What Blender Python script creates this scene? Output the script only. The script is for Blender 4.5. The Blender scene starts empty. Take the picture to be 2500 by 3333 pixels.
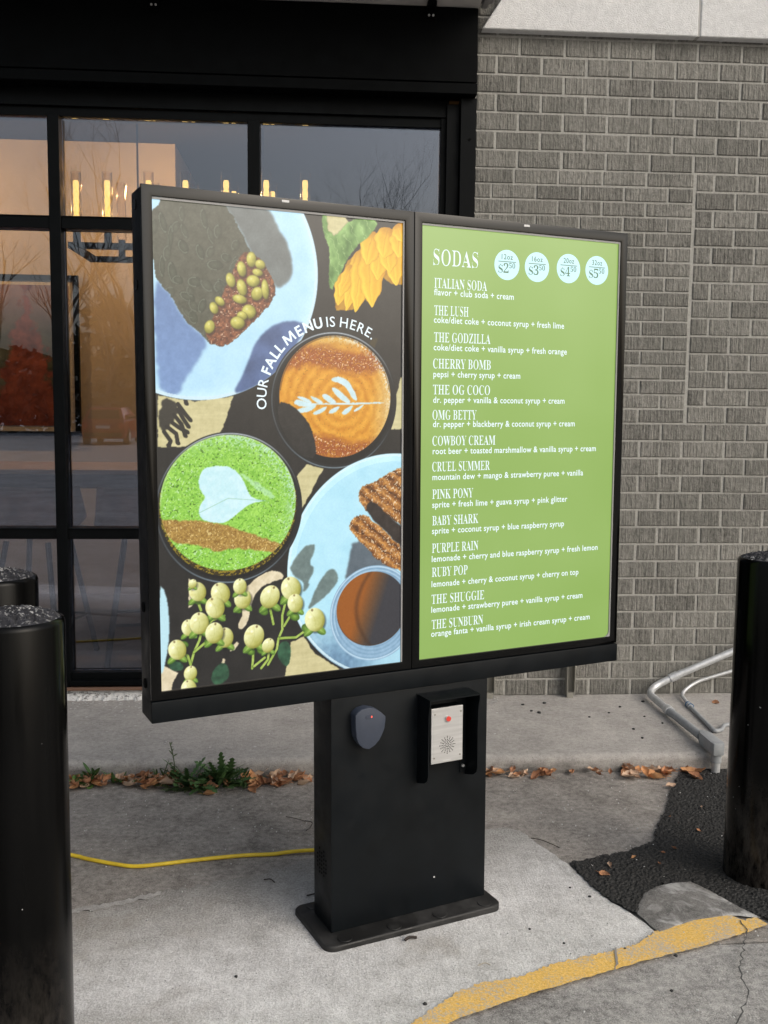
import bpy, bmesh, math, random
import numpy as np
from mathutils import Vector, Matrix, Euler
from mathutils.geometry import delaunay_2d_cdt

sc = bpy.context.scene
C = sc.collection
R = math.radians
PI = math.pi

# ------------------------------------------------------------------ camera, sky, sun, exposure
cam_d = bpy.data.cameras.new('camera')
cam_d.sensor_fit = 'VERTICAL'; cam_d.sensor_height = 36.0; cam_d.lens = 35.0
cam_d.clip_start = 0.05; cam_d.clip_end = 2000
cam = bpy.data.objects.new('camera', cam_d); C.objects.link(cam)
cp, cy_, cr = -0.104, -0.07, -0.011
Rcam = Matrix.Rotation(cy_, 3, 'Z') @ Matrix.Rotation(cp, 3, 'X') @ Matrix.Rotation(cr, 3, 'Y')
right, fwd, up = Rcam.col[0], Rcam.col[1], Rcam.col[2]
cam.matrix_world = Matrix(((right.x, up.x, -fwd.x, 0), (right.y, up.y, -fwd.y, 0), (right.z, up.z, -fwd.z, 1.4909), (0, 0, 0, 1)))
sc.camera = cam

SUN_EL, SUN_AZ = 36.0, 132.0          # degrees; azimuth clockwise from +Y (behind the camera, to its right)
world = bpy.data.worlds.new('World'); sc.world = world; world.use_nodes = True
wn = world.node_tree; wn.nodes.clear()
sky = wn.nodes.new('ShaderNodeTexSky'); sky.sky_type = 'NISHITA'; sky.sun_disc = False
sky.sun_elevation = R(SUN_EL); sky.sun_rotation = R(SUN_AZ); sky.air_density = 1.6; sky.dust_density = 6.0; sky.ozone_density = 1.5
hs = wn.nodes.new('ShaderNodeHueSaturation'); hs.inputs['Saturation'].default_value = 0.56     # overcast: the blue is mostly hidden by cloud
bg = wn.nodes.new('ShaderNodeBackground'); bg.inputs['Strength'].default_value = 0.15
wo = wn.nodes.new('ShaderNodeOutputWorld')
wn.links.new(sky.outputs[0], hs.inputs['Color']); wn.links.new(hs.outputs[0], bg.inputs[0]); wn.links.new(bg.outputs[0], wo.inputs[0])
sun_d = bpy.data.lights.new('sun', 'SUN'); sun_d.energy = 0.8; sun_d.angle = R(60); sun_d.color = (1.0, 0.98, 0.955)
sun = bpy.data.objects.new('sun', sun_d); C.objects.link(sun)
sdir = Vector((math.sin(R(SUN_AZ)) * math.cos(R(SUN_EL)), math.cos(R(SUN_AZ)) * math.cos(R(SUN_EL)), math.sin(R(SUN_EL))))
sun.rotation_euler = (-sdir).to_track_quat('-Z', 'Y').to_euler(); sun.location = (0, -5, 12)
sc.view_settings.view_transform = 'Standard'; sc.view_settings.look = 'None'
sc.view_settings.exposure = 0.0; sc.view_settings.gamma = 1.0; sc.view_settings.use_curve_mapping = False
sc.cycles.max_bounces = 10; sc.cycles.transparent_max_bounces = 16

# ------------------------------------------------------------------ helpers
def tag(o, label=None, cat=None, group=None, kind=None):
    if label: o['label'] = label
    if cat: o['category'] = cat
    if group: o['group'] = group
    if kind: o['kind'] = kind
    return o
def link(o, parent=None):
    C.objects.link(o)
    if parent: o.parent = parent
    return o
def empty(name, loc=(0, 0, 0), rot=None):
    o = bpy.data.objects.new(name, None); o.location = loc
    if rot: o.rotation_euler = rot
    return link(o)
def obj(name, bm, mats, parent=None, smooth=False, bevel=0.0, seg=2, loc=None):
    if bevel:
        bmesh.ops.remove_doubles(bm, verts=bm.verts, dist=1e-6)
        ed = [e for e in bm.edges if len(e.link_faces) == 2 and e.calc_face_angle(0) > R(35)]
        bmesh.ops.bevel(bm, geom=ed, offset=bevel, segments=seg, profile=.6, affect='EDGES', clamp_overlap=True)
    me = bpy.data.meshes.new(name); bm.to_mesh(me); bm.free()
    for m in (mats if isinstance(mats, (list, tuple)) else [mats]): me.materials.append(getattr(m, 'm', m))
    if smooth:
        me.polygons.foreach_set('use_smooth', [True] * len(me.polygons))
        if smooth != 'all':
            try: me.set_sharp_from_angle(angle=R(40))
            except Exception: pass
    o = bpy.data.objects.new(name, me)
    if loc: o.location = loc
    return link(o, parent)
def B(): return bmesh.new()
def box(bm, x0, x1, y0, y1, z0, z1, mi=0):
    v = [bm.verts.new(p) for p in ((x0, y0, z0), (x1, y0, z0), (x1, y1, z0), (x0, y1, z0), (x0, y0, z1), (x1, y0, z1), (x1, y1, z1), (x0, y1, z1))]
    fs = [bm.faces.new([v[i] for i in f]) for f in ((3, 2, 1, 0), (4, 5, 6, 7), (0, 1, 5, 4), (1, 2, 6, 5), (2, 3, 7, 6), (3, 0, 4, 7))]
    for f in fs: f.material_index = mi
    return fs
def prism(bm, pts, mapf, a0, a1, mi=0, caps=(1, 1)):
    """pts: counter-clockwise outline (u, v); mapf(u, v, a) gives the point; a0, a1 the two depths."""
    lo = [bm.verts.new(mapf(u, v, a0)) for u, v in pts]; hi = [bm.verts.new(mapf(u, v, a1)) for u, v in pts]
    fs = []; n = len(pts)
    for i in range(n): fs.append(bm.faces.new((lo[i], lo[(i + 1) % n], hi[(i + 1) % n], hi[i])))
    if caps[0]: fs.append(bm.faces.new(lo[::-1]))
    if caps[1]: fs.append(bm.faces.new(hi))
    for f in fs: f.material_index = mi
    return fs
def tube(bm, pts, r, seg=10, caps=True, mi=0):
    pts = [Vector(p) for p in pts]; rings = []
    rs = r if isinstance(r, (list, tuple)) else [r] * len(pts)
    t0 = (pts[1] - pts[0]).normalized()
    nrm = t0.orthogonal().normalized()
    for i, p in enumerate(pts):
        t = (pts[min(i + 1, len(pts) - 1)] - pts[max(i - 1, 0)]).normalized()
        nrm = (nrm - t * nrm.dot(t))
        nrm = nrm.normalized() if nrm.length > 1e-6 else t.orthogonal().normalized()
        b = t.cross(nrm)
        rings.append([bm.verts.new(p + (nrm * math.cos(2 * PI * k / seg) + b * math.sin(2 * PI * k / seg)) * rs[i]) for k in range(seg)])
    for a, c in zip(rings, rings[1:]):
        for k in range(seg):
            f = bm.faces.new((a[k], a[(k + 1) % seg], c[(k + 1) % seg], c[k])); f.material_index = mi
    if caps:
        f = bm.faces.new(rings[0][::-1]); f.material_index = mi
        f = bm.faces.new(rings[-1]); f.material_index = mi
def curve_pts(ctrl, n=8):
    """Catmull-Rom through the control points."""
    P = [Vector(p) for p in ctrl]; P = [P[0] * 2 - P[1]] + P + [P[-1] * 2 - P[-2]]; out = []
    for i in range(1, len(P) - 2):
        for k in range(n):
            t = k / n
            out.append(.5 * ((2 * P[i]) + (P[i + 1] - P[i - 1]) * t + (2 * P[i - 1] - 5 * P[i] + 4 * P[i + 1] - P[i + 2]) * t * t + (3 * P[i] - P[i - 1] - 3 * P[i + 1] + P[i + 2]) * t ** 3))
    return out + [P[-2]]
def disc(bm, c, r, nrm, seg=20, mi=0):
    nrm = Vector(nrm).normalized(); a = nrm.orthogonal().normalized(); b = nrm.cross(a)
    f = bm.faces.new([bm.verts.new(Vector(c) + (a * math.cos(2 * PI * k / seg) + b * math.sin(2 * PI * k / seg)) * r) for k in range(seg)])
    f.material_index = mi
def rrect(x0, x1, y0, y1, r, n=6):
    out = []
    for cx, cy, a in ((x1 - r, y0 + r, -90), (x1 - r, y1 - r, 0), (x0 + r, y1 - r, 90), (x0 + r, y0 + r, 180)):
        out += [(cx + r * math.cos(R(a + 90 * k / n)), cy + r * math.sin(R(a + 90 * k / n))) for k in range(n + 1)]
    return out
def jag(pts, step, amp, closed=True, seed=1):
    rnd = random.Random(seed); out = []; n = len(pts)
    for i in range(n if closed else n - 1):
        a, b = Vector(pts[i]), Vector(pts[(i + 1) % n]); L = (b - a).length; k = max(1, int(L / step)); nn = Vector((-(b - a).y, (b - a).x)).normalized()
        for j in range(k): out.append(tuple(a.lerp(b, j / k) + (nn * rnd.uniform(-amp, amp) if j else Vector((0, 0)))))
    if not closed: out.append(tuple(pts[-1]))
    return out
def sheet(name, pts, z, mats, kind='structure'):
    vs, _, fs, *_r = delaunay_2d_cdt([Vector(p) for p in pts], [], [list(range(len(pts)))], 1, 1e-5)
    bm = B(); V = [bm.verts.new((v.x, v.y, z)) for v in vs]
    for f in fs:
        a, b, c = (vs[i] for i in f[:3])
        bm.faces.new([V[i] for i in (f if (b - a).cross(c - a) > 0 else f[::-1])])
    bmesh.ops.delete(bm, geom=[v for v in bm.verts if not v.link_faces], context='VERTS')
    return tag(obj(name, bm, mats), kind=kind)
def lin(c):
    return tuple((x / 12.92 if x <= .04045 else ((x + .055) / 1.055) ** 2.4) for x in (v / 255 for v in c[:3])) + (1,)

# ------------------------------------------------------------------ materials
class M:
    def __init__(s, name, base=(.5, .5, .5), rough=.6, spec=.5, metal=0.0):
        s.m = bpy.data.materials.new(name); s.m.use_nodes = True; s.t = s.m.node_tree; s.p = s.t.nodes['Principled BSDF']
        s.p.inputs['Base Color'].default_value = tuple(base) + (1,) if len(base) == 3 else base
        s.p.inputs['Roughness'].default_value = rough; s.p.inputs['Specular IOR Level'].default_value = spec; s.p.inputs['Metallic'].default_value = metal
        s._v = {}
    def n(s, ty, **k):
        nd = s.t.nodes.new(ty)
        for a, b in k.items():
            if a in nd.inputs: nd.inputs[a].default_value = b
            else: setattr(nd, a, b)
        return nd
    def l(s, a, b): s.t.links.new(a, b)
    def vec(s, kind='Object', scale=(1, 1, 1)):
        key = (kind, scale)
        if key not in s._v:
            o = s.n('ShaderNodeNewGeometry').outputs['Position'] if kind == 'World' else s.n('ShaderNodeTexCoord').outputs[kind]
            mp = s.n('ShaderNodeMapping'); mp.inputs['Scale'].default_value = scale; s.l(o, mp.inputs[0]); s._v[key] = mp.outputs[0]
        return s._v[key]
    def noise(s, scale, detail=4, rough=.55, kind='Object', st=(1, 1, 1), lo=None, hi=None, dist=0.0):
        nd = s.n('ShaderNodeTexNoise'); nd.inputs['Scale'].default_value = scale; nd.inputs['Detail'].default_value = detail; nd.inputs['Roughness'].default_value = rough; nd.inputs['Distortion'].default_value = dist
        s.l(s.vec(kind, st), nd.inputs['Vector']); o = nd.outputs[0]
        if lo is not None: o = s.rng(o, lo, hi)
        return o
    def voro(s, scale, feature='F1', kind='Object', out=0, st=(1, 1, 1)):
        nd = s.n('ShaderNodeTexVoronoi'); nd.feature = feature; nd.inputs['Scale'].default_value = scale; s.l(s.vec(kind, st), nd.inputs['Vector']); return nd.outputs[out]
    def rng(s, o, lo, hi, a=0.0, b=1.0):
        mr = s.n('ShaderNodeMapRange'); mr.inputs[1].default_value = lo; mr.inputs[2].default_value = hi; mr.inputs[3].default_value = a; mr.inputs[4].default_value = b; s.l(o, mr.inputs[0]); return mr.outputs[0]
    def math(s, op, a, b=None):
        nd = s.n('ShaderNodeMath'); nd.operation = op
        for i, v in enumerate((a, b)):
            if v is None: continue
            if isinstance(v, (int, float)): nd.inputs[i].default_value = v
            else: s.l(v, nd.inputs[i])
        return nd.outputs[0]
    def mix(s, f, a, b):
        nd = s.n('ShaderNodeMix'); nd.data_type = 'RGBA'
        for i, v in ((0, f), (6, a), (7, b)):
            if isinstance(v, (int, float)): nd.inputs[i].default_value = v
            elif isinstance(v, (tuple, list)): nd.inputs[i].default_value = tuple(v) + ((1,) if len(v) == 3 else ())
            else: s.l(v, nd.inputs[i])
        return nd.outputs[2]
    def color(s, o): s.l(o, s.p.inputs['Base Color']); return s
    def rough(s, o): s.l(o, s.p.inputs['Roughness']); return s
    def bump(s, h, dist=.01, strength=1.0):
        b = s.n('ShaderNodeBump'); b.inputs['Distance'].default_value = dist; b.inputs['Strength'].default_value = strength; s.l(h, b.inputs['Height']); s.l(b.outputs[0], s.p.inputs['Normal']); return s
    def emit(s, col, k=1.0):
        if isinstance(col, (tuple, list)): s.p.inputs['Emission Color'].default_value = tuple(col)[:3] + (1,)
        else: s.l(col, s.p.inputs['Emission Color'])
        s.p.inputs['Emission Strength'].default_value = k; return s
def g(v, w=0.0): return (v * (1 + w), v, v * (1 - w))

def mat_ground(name, dark, light, speck, kind='World', scale=1.0, speck_amt=.5, warm=.03, fine=220):
    m = M(name, rough=.92, spec=.25)
    big = m.noise(1.6 * scale, 5, .6, kind, lo=.35, hi=.65); mid = m.noise(9 * scale, 5, .65, kind, lo=.3, hi=.7); fn = m.noise(fine, 3, .7, kind, lo=.3, hi=.7)
    cs = m.noise(48, 4, .7, kind, lo=.3, hi=.7)
    t = m.math('ADD', m.math('MULTIPLY', big, .16), m.math('ADD', m.math('MULTIPLY', mid, .22), m.math('ADD', m.math('MULTIPLY', cs, .32), m.math('MULTIPLY', fn, .30))))
    t = m.rng(t, .27, .73)
    c = m.mix(t, g(dark, warm), g(light, warm))
    vs = m.voro(150, 'F1', kind, 1)
    sp = m.rng(m.noise(260, 2, .5, kind), .62, .72)
    c = m.mix(m.math('MULTIPLY', sp, speck_amt), c, g(speck, warm))
    pit = m.rng(m.noise(120, 2, .6, kind), .36, .28)
    c = m.mix(m.math('MULTIPLY', pit, .55), c, g(dark * .45, warm))
    m.color(c); m.bump(m.math('ADD', m.math('MULTIPLY', fn, .6), m.math('MULTIPLY', mid, .6)), .004, .8)
    return m
m_road = mat_ground('worn_road_asphalt', .13, .50, .72, speck_amt=.8)
m_lane = mat_ground('old_lane_asphalt', .14, .40, .54, speck_amt=.55, warm=.075)
m_walk = mat_ground('pavement_concrete', .27, .46, .52, speck_amt=.3, warm=.05)
# pad: pale concrete, brushed lines, rusty brown stains, a grey-brown back and pale bleached spots
m_pad = M('pad_concrete', rough=.9, spec=.3)
_b = m_pad.noise(2.0, 6, .65, 'World', lo=.36, hi=.64); _f = m_pad.noise(170, 3, .8, 'World', lo=.32, hi=.68); _br = m_pad.noise(75, 3, .6, 'World', (1.0, .08, 1), .3, .7); _md = m_pad.noise(11, 6, .75, 'World', lo=.35, hi=.66)
_t = m_pad.math('ADD', m_pad.math('MULTIPLY', _b, .22), m_pad.math('ADD', m_pad.math('MULTIPLY', _f, .44), m_pad.math('ADD', m_pad.math('MULTIPLY', _br, .08), m_pad.math('MULTIPLY', _md, .26))))
_t = m_pad.rng(_t, .22, .78)
_c = m_pad.mix(_t, g(.40, .02), g(.85, .005))
_xyz = m_pad.n('ShaderNodeSeparateXYZ'); m_pad.l(m_pad.n('ShaderNodeNewGeometry').outputs['Position'], _xyz.inputs[0])
_sd = m_pad.math('ADD', m_pad.math('ADD', m_pad.math('MULTIPLY', _xyz.outputs['X'], -.41), m_pad.math('MULTIPLY', _xyz.outputs['Y'], .91)), m_pad.math('MULTIPLY', m_pad.noise(5, 5, .7, 'World'), .30))
_c = m_pad.mix(m_pad.rng(_sd, 2.58, 3.02, 0, .85), _c, m_pad.mix(_f, (.15, .14, .128), (.33, .315, .29)))      # grey-brown, stronger towards the back left of the pad
_st = m_pad.rng(m_pad.noise(2.2, 4, .6, 'World', dist=.6), .56, .72)
_c = m_pad.mix(m_pad.math('MULTIPLY', _st, .5), _c, (.26, .22, .17))
_c = m_pad.mix(m_pad.rng(m_pad.noise(130, 2, .6, 'World'), .34, .27), _c, g(.12))
m_pad.color(_c).bump(m_pad.math('ADD', _f, m_pad.math('MULTIPLY', _br, .4)), .003, .8)
# new asphalt patch
m_patch = M('fresh_black_asphalt', rough=.75, spec=.45)
_v = m_patch.voro(95, 'F1', 'World', 1); _d = m_patch.voro(95, 'F1', 'World', 0)
m_patch.color(m_patch.mix(m_patch.noise(190, 3, .7, 'World', lo=.35, hi=.72), g(.006), g(.032)))
m_patch.bump(m_patch.math('SUBTRACT', 1.0, _d), .008, .9)
# yellow line paint, worn through in spots
m_yel = M('worn_yellow_paint', rough=.8, spec=.3)
_w = m_yel.rng(m_yel.math('ADD', m_yel.noise(130, 4, .8, 'World'), m_yel.math('MULTIPLY', m_yel.noise(8, 3, .6, 'World'), .62)), .80, .92)
_y = m_yel.mix(m_yel.noise(150, 3, .7, 'World', lo=.3, hi=.7), (.62, .36, .07), (.92, .62, .20))
m_yel.color(m_yel.mix(m_yel.math('MULTIPLY', _w, .75), _y, g(.42, .02))).bump(m_yel.noise(220, 3, .7, 'World'), .003, .9)
# brick
m_brick = M('ribbed_grey_brick', rough=.9, spec=.2)
_rib = m_brick.noise(120, 3, .75, 'World', (1.0, 1.0, .05), .3, .7); _sp = m_brick.noise(85, 4, .75, 'World', (1, 1, .5), .32, .68); _bt = m_brick.n('ShaderNodeAttribute'); _bt.attribute_name = 'tone'
_t = m_brick.math('ADD', m_brick.math('MULTIPLY', _rib, .5), m_brick.math('ADD', m_brick.math('MULTIPLY', _sp, .4), m_brick.math('MULTIPLY', _bt.outputs['Fac'], .25)))
_c = m_brick.mix(m_brick.rng(_t, .18, .98), (.091, .089, .081), (.37, .36, .33))
_c = m_brick.mix(m_brick.rng(m_brick.noise(110, 2, .6, 'World'), .66, .72, 0, .35), _c, g(.42, .06)); _c = m_brick.mix(m_brick.rng(m_brick.noise(75, 3, .6, 'World'), .34, .28, 0, .6), _c, g(.06, .06))
_c = m_brick.mix(m_brick.rng(m_brick.noise(2.2, 3, .5, 'World'), .45, .7, 0, .35), _c, (.165, .165, .148))
m_brick.color(_c).bump(m_brick.math('ADD', _rib, _sp), .006, .9)
m_mortar = M('grey_mortar', rough=.95, spec=.2)
m_mortar.color(m_mortar.mix(m_mortar.noise(60, 4, .7, 'World', lo=.3, hi=.7), (.305, .298, .277), (.435, .427, .398))).bump(m_mortar.noise(150, 3, .7, 'World'), .002)
m_stucco = M('rough_white_stucco', rough=.95, spec=.2)
m_stucco.color(m_stucco.mix(m_stucco.noise(40, 5, .7, 'World', lo=.3, hi=.7), g(.64, .0), g(.80, .0))).bump(m_stucco.noise(120, 4, .7, 'World', (1, 1, 1.6)), .007, .9)
m_flake = M('peeling_white_paint', rough=.85)
_fk = m_flake.rng(m_flake.noise(38, 5, .75, 'World', (1, 1, 2.2)), .40, .47)
m_flake.color(m_flake.mix(_fk, g(.2, .04), g(.78, .0))).bump(m_flake.noise(45, 5, .75, 'World'), .02, 1.0)
m_rust = M('rusty_sill_edge', (.16, .09, .06), .9)
def mat_black(name, v, rough, nz=.25, tint=0.0, spec=.5):
    m = M(name, rough=rough, spec=spec)
    a = (v * (1 - tint), v, v * (1 + tint)); b = tuple(x * 1.6 for x in a)
    m.color(m.mix(m.noise(9, 4, .6, 'Object', lo=.3, hi=.7), a, b)); m.rough(m.rng(m.noise(14, 4, .6, 'Object'), .3, .7, rough * (1 - nz), min(1, rough * (1 + nz))))
    return m
m_hdr = mat_black('matte_black_cladding', .0010, .5, tint=.3, spec=.06)
m_frame = mat_black('black_window_frame', .0014, .42, tint=.3, spec=.11)
m_soffit = M('grey_soffit_panel', g(.42, .05), .8)
m_soffit.color(m_soffit.mix(m_soffit.noise(4, 4, .6, 'World', lo=.3, hi=.7), g(.36, .06), g(.46, .05)))
m_kiosk = mat_black('kiosk_black_powder_coat', .0036, .45, tint=.32, spec=.20)
m_bezel = mat_black('black_bezel_glass', .001, .16, .1, spec=.32)
m_base = mat_black('dusty_black_base', .014, .6, tint=.08)
m_base.color(m_base.mix(m_base.rng(m_base.noise(7, 5, .7, 'Object'), .45, .75), g(.006), g(.035, .02)))
m_hole = M('hole_black', (.002, .002, .002), .9, .1)
m_boll = M('gloss_black_bollard_paint', rough=.16, spec=.13)
m_boll.color(m_boll.mix(m_boll.noise(12, 4, .6, 'Object', (1, 1, .05), .45, .75), g(.0010), g(.0045)))
m_boll.color(m_boll.mix(m_boll.rng(m_boll.noise(70, 1, .5, 'Object'), .80, .81), m_boll.p.inputs['Base Color'].links[0].from_socket, g(.35)))
_bz = m_boll.n('ShaderNodeSeparateXYZ'); m_boll.l(m_boll.vec('Object', (1, 1, 1)), _bz.inputs[0])
m_boll.color(m_boll.mix(m_boll.math('MULTIPLY', m_boll.rng(_bz.outputs['Z'], .38, .0, 0, .8), m_boll.noise(26, 5, .75, 'Object', (1, 1, .35), .38, .62)), m_boll.p.inputs['Base Color'].links[0].from_socket, (.055, .048, .042)))      # dust splashed on the foot
m_boll.rough(m_boll.rng(m_boll.noise(10, 4, .7, 'Object', (1, 1, .08)), .35, .7, .10, .30)).bump(m_boll.noise(3, 2, .5, 'Object', (1, 1, .12)), .006, .5)
m_cap = M('crumbly_painted_cap', rough=.7)
m_cap.color(m_cap.mix(m_cap.math('MULTIPLY', m_cap.rng(m_cap.noise(75, 4, .7, 'Object', (1, 1, 1)), .55, .6), m_cap.rng(m_cap.noise(9, 2, .5, 'Object'), .40, .56)), m_cap.mix(m_cap.noise(50, 3, .7, 'Object', lo=.3, hi=.7), (.012, .012, .016), (.045, .046, .058)), g(.55)))
m_cap.bump(m_cap.noise(70, 4, .75, 'Object'), .02, 1.0)
m_steel = M('brushed_steel_plate', (.42, .42, .42), .5, .5, .6)
m_steel.color(m_steel.mix(m_steel.noise(120, 3, .6, 'Object', (.05, 1, 1), .3, .7), g(.52), g(.62)))
m_galv = M('galvanised_conduit', (.5, .52, .53), .42, .5, .45)
m_galv.color(m_galv.mix(m_galv.noise(30, 4, .7, 'World', lo=.3, hi=.7), g(.46, -.02), g(.68, -.02)))
m_pvc = M('grey_plastic_conduit', (.19, .205, .215), .5)
m_pvc.color(m_pvc.mix(m_pvc.noise(25, 4, .7, 'World', lo=.3, hi=.7), g(.26, -.05), g(.36, -.04)))
m_strut = M('dull_zinc_strut', (.26, .25, .22), .6, .5, .3)
m_bluetape = M('blue_coupling_ring', (.05, .12, .22), .5)
m_sens = M('slate_blue_plastic', (.032, .042, .066), .55)
m_sens.color(m_sens.mix(m_sens.noise(30, 3, .6, 'Object'), (.028, .037, .058), (.04, .05, .076)))
m_red = M('red_indicator', (.35, .02, .015), .3).emit((1.0, .12, .08), .35)
m_redled = M('red_led', (.3, .02, .02), .3).emit((1.0, .12, .08), 1.2)
m_white = M('white_plastic', g(.6), .5)
m_litedge = M('painted_lit_edge', g(.30), .6)  # pale grey standing in for light on the screen openings' inner sides
m_cord = M('yellow_cord_rubber', (.62, .42, .02), .45)
m_cord.color(m_cord.mix(m_cord.noise(20, 3, .6, 'Object', lo=.3, hi=.7), (.62, .43, .02), (.82, .60, .04)))
# window glass: partly clear, partly mirror, by angle
m_glass = bpy.data.materials.new('window_glass'); m_glass.use_nodes = True; _t = m_glass.node_tree; _t.nodes.clear()
_o = _t.nodes.new('ShaderNodeOutputMaterial'); _mx = _t.nodes.new('ShaderNodeMixShader'); _tr = _t.nodes.new('ShaderNodeBsdfTransparent'); _gl = _t.nodes.new('ShaderNodeBsdfGlossy'); _fr = _t.nodes.new('ShaderNodeFresnel')
_tr.inputs[0].default_value = (.72, .74, .76, 1); _gl.inputs['Roughness'].default_value = .0; _gl.inputs[0].default_value = (.76, .82, .98, 1); _fr.inputs['IOR'].default_value = 2.35
_t.links.new(_fr.outputs[0], _mx.inputs[0]); _t.links.new(_tr.outputs[0], _mx.inputs[1]); _t.links.new(_gl.outputs[0], _mx.inputs[2]); _t.links.new(_mx.outputs[0], _o.inputs[0])
m_tubeg = bpy.data.materials.new('clear_lamp_glass'); m_tubeg.use_nodes = True; _t = m_tubeg.node_tree; _t.nodes.clear()
_o = _t.nodes.new('ShaderNodeOutputMaterial'); _mx = _t.nodes.new('ShaderNodeMixShader'); _tr = _t.nodes.new('ShaderNodeBsdfTransparent'); _gl = _t.nodes.new('ShaderNodeBsdfGlossy'); _fr = _t.nodes.new('ShaderNodeLayerWeight')
_tr.inputs[0].default_value = (.97, .93, .85, 1); _gl.inputs['Roughness'].default_value = .08; _fr.inputs['Blend'].default_value = .25
_t.links.new(_fr.outputs['Facing'], _mx.inputs[0]); _t.links.new(_tr.outputs[0], _mx.inputs[1]); _t.links.new(_gl.outputs[0], _mx.inputs[2]); _t.links.new(_mx.outputs[0], _o.inputs[0])
m_fil = M('glowing_filament', (1, .7, .3), .5).emit((1.0, .62, .17), 3.2)
m_iwall = M('cafe_plaster_wall', g(.62, .04), .9)
m_iwall.color(m_iwall.mix(m_iwall.noise(3, 3, .5, 'World', lo=.3, hi=.7), g(.58, .05), g(.66, .04)))
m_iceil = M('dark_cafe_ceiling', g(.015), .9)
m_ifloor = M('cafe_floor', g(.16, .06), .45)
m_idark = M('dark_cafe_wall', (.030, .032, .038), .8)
m_leather = M('brown_leather', (.07, .032, .018), .5)
m_leather.color(m_leather.mix(m_leather.noise(12, 3, .6, 'Object', lo=.3, hi=.7), (.18, .085, .05), (.32, .155, .085)))
m_table = M('dark_blue_table', (.016, .017, .02), .5)
m_tabletop = M('pale_table_top', (.42, .33, .22), .4)
m_mat = M('white_picture_mat', g(.62), .8)
m_paint = M('autumn_picture', rough=.6)

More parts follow.
